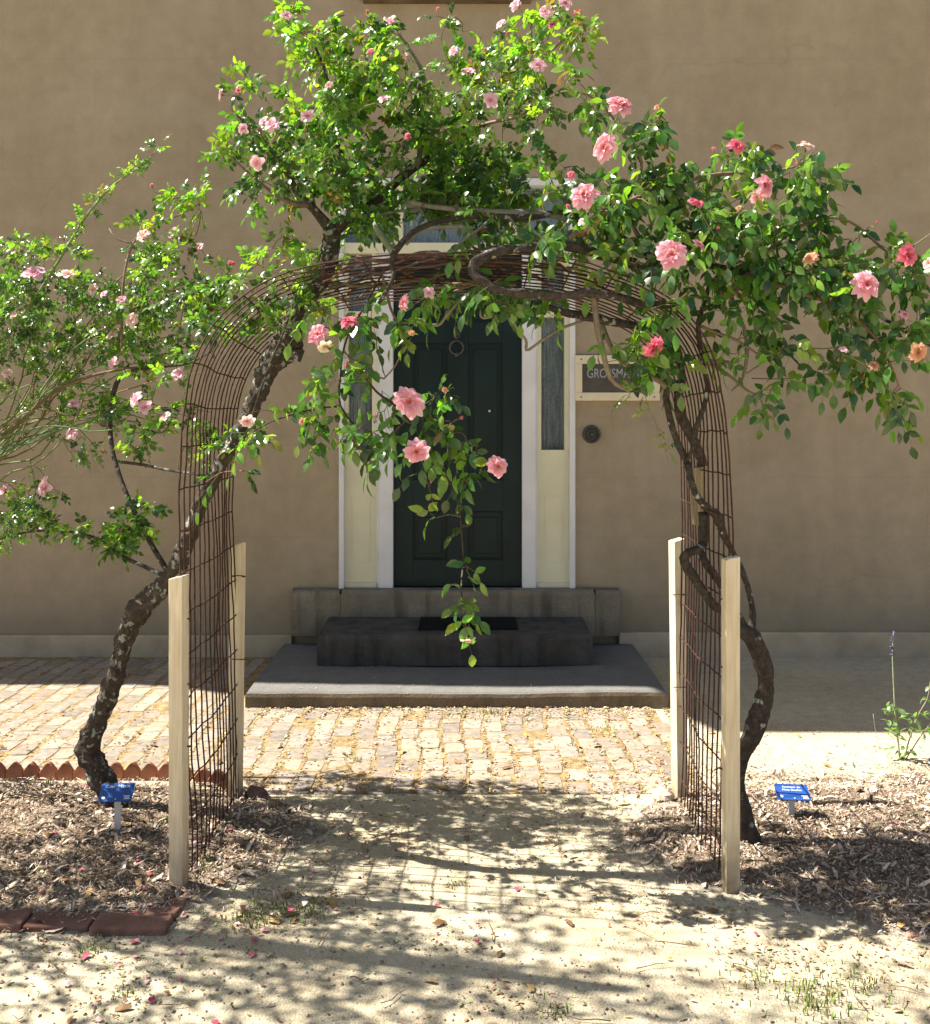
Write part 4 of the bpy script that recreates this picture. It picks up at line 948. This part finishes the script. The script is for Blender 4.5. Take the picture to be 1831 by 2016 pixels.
TH = blobs([(635,612,36,26,3.66,4,.3),(700,655,26,36,3.66,3,.2),(740,590,28,20,3.7,3,.3),(690,712,50,42,3.64,6,.1),(640,745,36,32,3.64,5,.1),(735,640,20,24,3.68,2,.2),(560,810,32,26,3.68,3,.3),(495,870,16,22,3.74,2,.5),(640,818,56,34,3.63,7,.1),(700,852,50,36,3.62,6,.1),(755,850,36,44,3.6,5,.1),(795,655,16,30,3.62,3,.2),(730,770,30,24,3.62,3,.1),(860,775,26,22,3.58,3,.3),(850,840,34,24,3.58,4,.15),(830,905,40,30,3.58,3,.1),(890,855,20,34,3.58,4,.15),(925,890,22,26,3.58,3,.3),(930,940,26,22,3.58,3,.1),(862,1025,14,10,3.58,1,.2,.8),(905,995,6,8,3.58,1,.1,.6),(925,1030,8,8,3.58,1,.4,.6),(925,1115,22,14,3.58,2,.1,.8),(885,1148,10,6,3.58,1,.1,.5),(912,1185,16,20,3.58,2,.2,.8),(914,1212,22,14,3.58,3,.25,.8),(410,955,12,12,3.84,1,.1,.9),(480,930,4,4,3.78,1,.3,.4),(868,800,20,20,3.58,2,.2)], .07)
Rr.grow(TH, leaf_fn(.046, .060, .58, (1, 1, 1, 2), 1.15, 2.0, .5), ((.20,.09,.06),(.22,.13,.08)))
# fine seedling vine hanging by the plaque
B([(1240,768,3.65,1),(1268,775,3.62,.9),(1275,800,3.62,.8),(1290,830,3.62,.8),(1302,870,3.62,.7),(1316,905,3.64,.6)], 0, 4, thick=False)
TV = blobs([(1258,765,20,14,3.62,3,.7),(1240,790,16,10,3.62,2,.7),(1272,800,12,12,3.62,2,.7),(1298,850,10,10,3.62,2,.7),(1312,890,14,14,3.63,3,.6)], .03)
Rr.grow(TV, leaf_fn(.016, .026, .42, (1, 2), .5, 1.6, .6))
STEM = {Rr: leaf_fn(.040, .055, .58, (1, 1), .95, 2.0, .55)}
put_flowers(rootR, [(1220,212,3.5,25,'double',(.1,-.8,.5)),(1192,290,3.45,28,'double',(-.5,-.8,-.1)),(1150,388,3.42,26,'double',(-.2,-.8,.3)),(1322,502,3.38,31,'double',(-.1,-1,.15)),(1374,484,3.42,17,'double',(.7,-.3,.6)),(1450,289,3.5,17,'deep',(.1,-.8,.3)),(1587,292,3.65,17,'blush',(.1,-.4,.9)),(1502,368,3.42,23,'double',(.5,-.7,.2)),(1490,388,3.44,15,'double',(.2,-.8,-.3)),(1704,562,3.38,28,'double',(0,-1,.2)),(1785,502,3.42,25,'deep',(.3,-.9,.1)),(1597,508,3.5,15,'faded'),(1412,452,3.45,9,'bud'),(1365,398,3.42,12,'deep'),(1378,402,3.42,9,'deep'),(1806,693,3.4,21,'faded',(.3,-.8,-.3)),(1285,683,3.45,22,'deep',(.5,-.6,-.6)),(1120,412,3.5,10,'bud'),(1125,345,3.55,9,'deep'),(1720,720,3.5,11,'faded'),(1660,690,3.5,9,'pale'),(1780,620,3.5,10,'double'),(1405,297,3.5,9,'bud'),(1725,440,3.7,7,'bud'),(1150,438,3.45,11,'blush'),(1570,325,3.6,6,'bud'),(1455,410,3.45,7,'faded'),(1830,520,3.5,14,'blush'),
    (1295,212,3.7,7,'faded'),(1200,186,3.7,6,'bud'),(1340,505,3.4,6,'bud'),(628,660,3.5,23,'double',(-.2,-.9,.3)),(687,637,3.5,19,'deep',(0,-.5,.8)),(640,680,3.48,15,'cream',(.2,-.6,-.6)),(805,792,3.46,30,'double',(.15,-1,.15)),(820,888,3.46,28,'double',(.1,-.9,-.2)),(978,918,3.46,23,'double',(.5,-.8,.05)),(797,597,3.55,17,'double',(-.8,-.5,0)),(845,577,3.6,12,'pale'),(905,823,3.5,9,'bud',(1,-.2,.2)),(683,724,3.52,10,'bud'),(487,826,3.6,17,'blush',(.1,-.6,-.5)),(596,830,3.58,8,'faded'),(920,1256,3.45,14,'cream',(.1,-.4,-.9)),(740,822,3.5,7,'bud'),(705,620,3.55,6,'bud'),(876,768,3.5,6,'faded'),(848,952,3.5,4,'bud'),(810,655,3.55,7,'faded')], Rr)
Rr.tr.build('trunk', M['bark2'], rootR, smooth=True); Rr.tg.build('canes', M['twig'], rootR, smooth=True); Rr.lf.build('foliage', M['leafR'], rootR, smooth=True)

# ------------------------------------------------------------------ shrub rose at the far left
S = Plant(); B = S.branch
rootS = empty('shrub_rose', (-2.55, 4.75, 0), 'dense small-leaved shrub rose with thin green canes and pale pink flowers at the left edge', 'rose')
gc = (.14,.20,.07)
for k in range(28):
    a0 = (R(-330,-190), R(1330,1420), 4.75+R(-.2,.2), 2.8)
    ex, ey = R(40, 420), R(500, 900); yy = 4.6+R(-.35,.3)
    B([a0, (R(-220,-90), R(960,1100), yy, 2.2), (R(-60,60)+ (ex-100)*.2, R(800,900), yy, 1.8), (ex*.6+R(-30,30), ey*.65+800*.35+R(-40,20), yy, 1.4), (ex, ey, yy+R(-.1,.1), .9)], 0, 5, thick=False, col=tuple(c*R(.7,1.25) for c in (gc if random.random() < .7 else (.20,.15,.08))), step=.05, wig=.02)
B([(-60,760,4.6,3.2),(60,600,4.55,3),(130,490,4.5,2.8),(170,425,4.5,2.4),(215,372,4.5,2),(265,335,4.5,1.6),(295,312,4.5,1.3),(312,288,4.5,.9)], 0, 6, thick=False, col=(.2,.25,.09))
B([(-50,900,4.5,4),(30,840,4.5,4),(110,770,4.48,3.5),(200,735,4.45,3),(300,720,4.42,2)], .1, 7, thick=False, col=(.17,.11,.07))
whip = []
for (px, py) in ((312,288),(300,296),(296,312),(285,320),(270,330),(258,338),(244,348),(230,358),(218,368),(205,378),(195,392),(182,404),(170,420),(160,440),(148,455),(138,470)): whip.append((tuple(P(px, py, 4.5)), .55, 1.3))
S.grow(whip, leaf_fn(.018, .026, .5, (2, 3), .1, 3, .7), (gc,))
TS = blobs([(50,505,70,26,4.55,8,.3),(130,495,45,26,4.5,4,.4),(35,590,95,62,4.6,30,.2),(150,600,95,70,4.6,30,.2),(255,620,80,70,4.6,18,.2),(330,560,80,55,4.55,14,.25),(400,600,70,50,4.5,10,.15),(300,500,60,36,4.55,7,.3),(60,690,95,50,4.65,22,.15),(170,700,90,50,4.65,18,.15),(300,690,80,40,4.6,10,.2),(90,780,95,45,4.7,14,.15),(240,800,70,40,4.6,8,.2),(200,880,70,40,4.6,4,.2),
    (20,470,40,20,4.6,3,.4),(40,1020,60,22,4.5,9,.2),(70,975,50,22,4.5,6,.15),(10,1060,40,18,4.5,4,.2),(20,560,40,40,4.4,8,.1),(360,690,50,40,4.5,6,.2),(-80,600,90,110,4.6,30,.2),(-90,780,90,80,4.7,14,.2),(280,640,50,40,4.75,6,.2),(-190,520,80,140,4.1,26,.2),(-230,760,90,160,4.1,26,.2),(-330,460,100,120,3.7,22,.2),(-150,640,60,150,4.2,24,.2),(-260,600,90,150,3.75,30,.2),(-200,1060,90,120,4.0,26,.2),(-340,900,110,150,3.8,30,.2),(-280,1180,110,90,3.7,22,.2)], .34, 1.25)  # clumps left of the frame are added to shade bed and path
S.grow(TS, leaf_fn(.018, .028, .54, (2, 3, 3), .2, 5.6, .62), (gc, (.18,.13,.07), (.11,.17,.06)))
STEM = {S: leaf_fn(.018, .026, .54, (2, 3), .2, 2.2, .62)}
put_flowers(rootS, [(68,541,4.3,25,'pale',(.1,-.6,.8)),(135,543,4.3,19,'blush',(.1,-.5,.8)),(262,630,4.3,15,'blush'),(222,660,4.3,13,'blush'),(240,592,4.3,11,'pale'),(145,795,4.4,13,'pale'),(143,855,4.35,15,'pale'),(90,960,4.3,18,'pale'),(10,968,4.3,15,'pale'),(185,570,4.35,12,'blush'),(30,620,4.3,12,'blush'),(205,580,4.3,9,'pale'),(125,590,4.3,9,'blush'),(15,735,4.35,9,'blush')], S)
S.tg.build('canes', M['twig'], rootS, smooth=True); S.lf.build('foliage', M['leafS'], rootS, smooth=True)

# ------------------------------------------------------------------ sage at the right edge
G = Plant(); rootG = empty('sage_plant', P(1772, 1496, 4.96).to_tuple(), 'spindly grey-green sage with one tall flower spike at right of the bed', 'plant')
B = G.branch
B([(1772,1500,4.96,2),(1766,1440,4.96,1.8),(1762,1400,4.96,1.6),(1759,1340,4.96,1.4),(1757,1290,4.96,1.2),(1758,1262,4.96,.9),(1759,1245,4.96,.7)], 0, 5, thick=False, col=(.34,.36,.22))
B([(1778,1500,4.96,1.6),(1795,1440,4.9,1.4),(1812,1400,4.88,1.2),(1826,1375,4.86,1),(1832,1340,4.86,.7)], 0, 5, thick=False, col=(.30,.28,.18))
B([(1780,1500,4.96,1.4),(1812,1450,4.95,1.2),(1836,1420,4.94,.9)], 0, 5, thick=False, col=(.30,.26,.17))
B([(1733,1480,4.98,.6),(1724,1440,4.98,.5),(1719,1405,4.98,.4)], 0, 4, thick=False, col=(.45,.36,.22))
for (px, py, n) in ((1756,1385,3),(1768,1395,2),(1750,1402,3),(1772,1410,2),(1748,1420,2),(1764,1425,3),(1760,1440,3),(1768,1450,3),(1755,1475,2),(1775,1478,3),(1790,1430,3),(1800,1410,3),(1810,1402,2),(1822,1408,2),(1826,1375,2),(1832,1350,3),(1815,1440,3),(1830,1435,3),(1790,1478,2),(1780,1490,3)):
    for _ in range(n+1):
        leaflet(G.lf, P(px+R(-5,5), py+R(-5,5), 4.94+R(-.05,.05)), rnd_dir()+Vector((0,-.2,-.1)), Vector((0,0,1))+rnd_dir()*.5, R(.036,.058), R(.018,.027), random.choice([(.15,.24,.12),(.18,.28,.15),(.12,.2,.10)]))
G.tg.build('stems', M['twig'], rootG, smooth=True); G.lf.build('foliage', M['leafL'], rootG, smooth=True)
fl = MB()
fl.tube([P(1758,1292,4.96),P(1758,1262,4.96),P(1759,1246,4.96)],[.002,.0018,.001],5,(.10,.07,.2))
for (px, py) in ((1757,1272),(1759,1258),(1756,1252),(1761,1247),(1757,1287),(1754,1262)):
    for _ in range(3): leaflet(fl, P(px, py, 4.96), rnd_dir(), Vector((0,0,1)), .018, .010, (.10,.07,.20))
fl.build('flower_spike', M['litter'], rootG)

# ------------------------------------------------------------------ plant labels
def plant_label(px, py, y, wd, tiltx, yaw, label, lines):
    c = P(px, py, y); root = empty('plant_label', (c.x, c.y, 0), label, 'plant sign')
    rz = Matrix.Translation(c) @ Matrix.Rotation(yaw, 4, 'Z') @ Matrix.Rotation(tiltx, 4, 'X')
    f = MB(); hw, hh, r = wd/2, .045, .008; pts = []
    for (sx_, sy_, a0) in ((1,1,0), (-1,1,90), (-1,-1,180), (1,-1,270)):
        for q in range(4):
            a = math.radians(a0+q*30); pts.append((sx_*(hw-r)+math.cos(a)*r, sy_*(hh-r)+math.sin(a)*r))
    n = len(pts); vs = [rz @ Vector((a, b, 0)) for a, b in pts]+[rz @ Vector((a, b, -.004)) for a, b in pts]
    f.add(vs, [tuple(range(n)), tuple(reversed(range(n, 2*n)))]+[(n+i, n+(i+1) % n, (i+1) % n, i) for i in range(n)])
    face = f.build('face', M['blue'], root)
    s = MB(); s.box(c.x-.0125, c.x+.0125, c.y+.008, c.y+.013, -.06, c.z-.012); s.build('stalk', M['stalk'], root)
    for (body, size, dx, dy) in lines:
        t = text(body, 'lettering', size, (0,0,0), (0,0,0), M['print'], root, 'CENTER', .0003)
        t.parent = face; t.matrix_parent_inverse = Matrix.Identity(4)
        t.matrix_basis = Matrix.Translation(-root.location) @ Matrix.Translation(root.location) @ rz @ Matrix.Translation((dx, dy, .0012))
    for (dx, dy, rr) in ((-hw+.018, -.028, .007), (0.002, -.036, .0025)):
        d_ = MB(); q = rz @ Vector((dx, dy, .0006)); d_.cyl(q, rz.to_3x3() @ Vector((0,0,1)), rr, rr, .0006, 14); d_.build('emblem' if rr > .005 else 'rivet', M['print'], face)
    for (dx, dy, lw) in ((hw-.022, -.022, .026), (hw-.020, -.029, .020), (hw-.019, -.036, .022)):
        vs = [rz @ Vector((dx+a*lw/2, dy+b*.0018, .001)) for a, b in ((-1,-1),(1,-1),(1,1),(-1,1))]; d_ = MB(); d_.add(vs, [(0,1,2,3)]); d_.build('printed_line', M['print'], face)
plant_label(230, 1559, 4.0, .128, math.radians(29), .10, 'blue plant label on a white stalk beside the thick left rose trunk', [('Clair Matin', .021, .0, .020)])
plant_label(1560, 1559, 4.13, .132, math.radians(22), -.10, 'blue plant label on a grey stalk standing in the right bed', [('Souvenir de', .015, 0, .022), ('Mme Boullet', .015, 0, .005)])

# ------------------------------------------------------------------ tree added outside the frame to dapple the path
tree = empty('tree', (-4.7, 3.9, 0), 'unseen open-crowned leafy tree added beyond the left bed to dapple the path', 'tree')
t_ = MB(); trunk = [Vector((-4.7,3.9,-.1)), Vector((-4.66,3.92,.8)), Vector((-4.5,3.9,1.6)), Vector((-4.2,3.8,2.4)), Vector((-3.8,3.7,3.3)), Vector((-3.2,3.5,4.6))]
tp = resample(catmull([tuple(p) for p in trunk], 5), .08)
t_.tube(tp, [.10*(1-.8*i/len(tp))+.01 for i in range(len(tp))], 12, (.1,.08,.06), .2)
lf = MB(); random.seed(5)
for k in range(125):
    u = random.random(); i = int((.45+.55*u)*(len(tp)-1)); a = Vector(tp[i])
    c0, rr = random.choice([((-3.5,3.65,2.5), (.95,1.3,.6)), ((-3.15,3.6,3.3), (1.1,1.35,.7)), ((-2.8,3.5,4.2), (1.2,1.3,.7)), ((-2.3,3.45,4.6), (1.2,1.2,.6))])
    q = rnd_dir(); b = Vector((c0[0]+q.x*rr[0]*R(.2,1), c0[1]+q.y*rr[1]*R(.2,1), c0[2]+q.z*rr[2]*R(.2,1)))
    if b.x+.8*b.z > .5 and b.y-.12*b.z > 3.3: continue  # leave out boughs whose shadow would reach the right bed
    if b.z < 3.35 and b.x > -.47*b.y-.45: b.x = -.47*b.y-.45-R(0,.2)
    pts = [a.lerp(b, s_/6)+Vector((0,0,.12*math.sin(math.pi*s_/6)))+rnd_dir()*.02 for s_ in range(7)]
    t_.tube(pts, [.004*(1-s_/7)+.001 for s_ in range(7)], 5, (.1,.08,.06), cap=False)
    for _ in range(27):
        s_ = random.choice((4,5,5,6,6)); p = pts[s_]+rnd_dir()*R(.02,.24)
        leaflet(lf, p, rnd_dir()+Vector((0,0,-.3)), Vector((0,0,1))+rnd_dir()*.6, R(.035,.065), R(.02,.034), random.choice(LEAFCOL['mid']))
t_.build('trunk', M['bark'], tree, smooth=True); lf.build('crown', M['leafL'], tree, smooth=True)

# ------------------------------------------------------------------ light, sky, camera
SUN = Vector((-.80, .12, 1.0)).normalized()
sl = bpy.data.lights.new('sun', 'SUN'); sl.energy = 5.0; sl.angle = math.radians(.42); sl.color = (1, .955, .86)
so_ = bpy.data.objects.new('sun', sl); COL.objects.link(so_); so_.rotation_euler = SUN.to_track_quat('Z', 'Y').to_euler(); so_.location = (-6, 2, 12)
wd_ = bpy.data.worlds.new('World'); sc.world = wd_; wd_.use_nodes = True; nt = wd_.node_tree
bg = nt.nodes['Background']; sk = nt.nodes.new('ShaderNodeTexSky'); sk.sky_type = 'NISHITA'; sk.sun_disc = False
sk.sun_elevation = math.asin(SUN.z); sk.sun_rotation = math.atan2(SUN.x, SUN.y); sk.dust_density = 1.5; sk.air_density = 1.0
nt.links.new(sk.outputs[0], bg.inputs['Color']); bg.inputs['Strength'].default_value = .05
cam = bpy.data.cameras.new('camera'); co = bpy.data.objects.new('camera', cam); COL.objects.link(co)
co.location = (0, 0, H_EYE); co.rotation_euler = (math.pi/2, 0, 0)
cam.sensor_width = 36; cam.sensor_fit = 'AUTO'; cam.lens = FPX/2016*36; cam.shift_y = -(1008-HY)/2016; cam.clip_end = 500; cam.clip_start = .05
sc.camera = co
sc.view_settings.view_transform = 'Standard'; sc.view_settings.look = 'None'; sc.view_settings.gamma = 1; sc.view_settings.exposure = 1.42
sc.cycles.max_bounces = 8; sc.cycles.transparent_max_bounces = 12
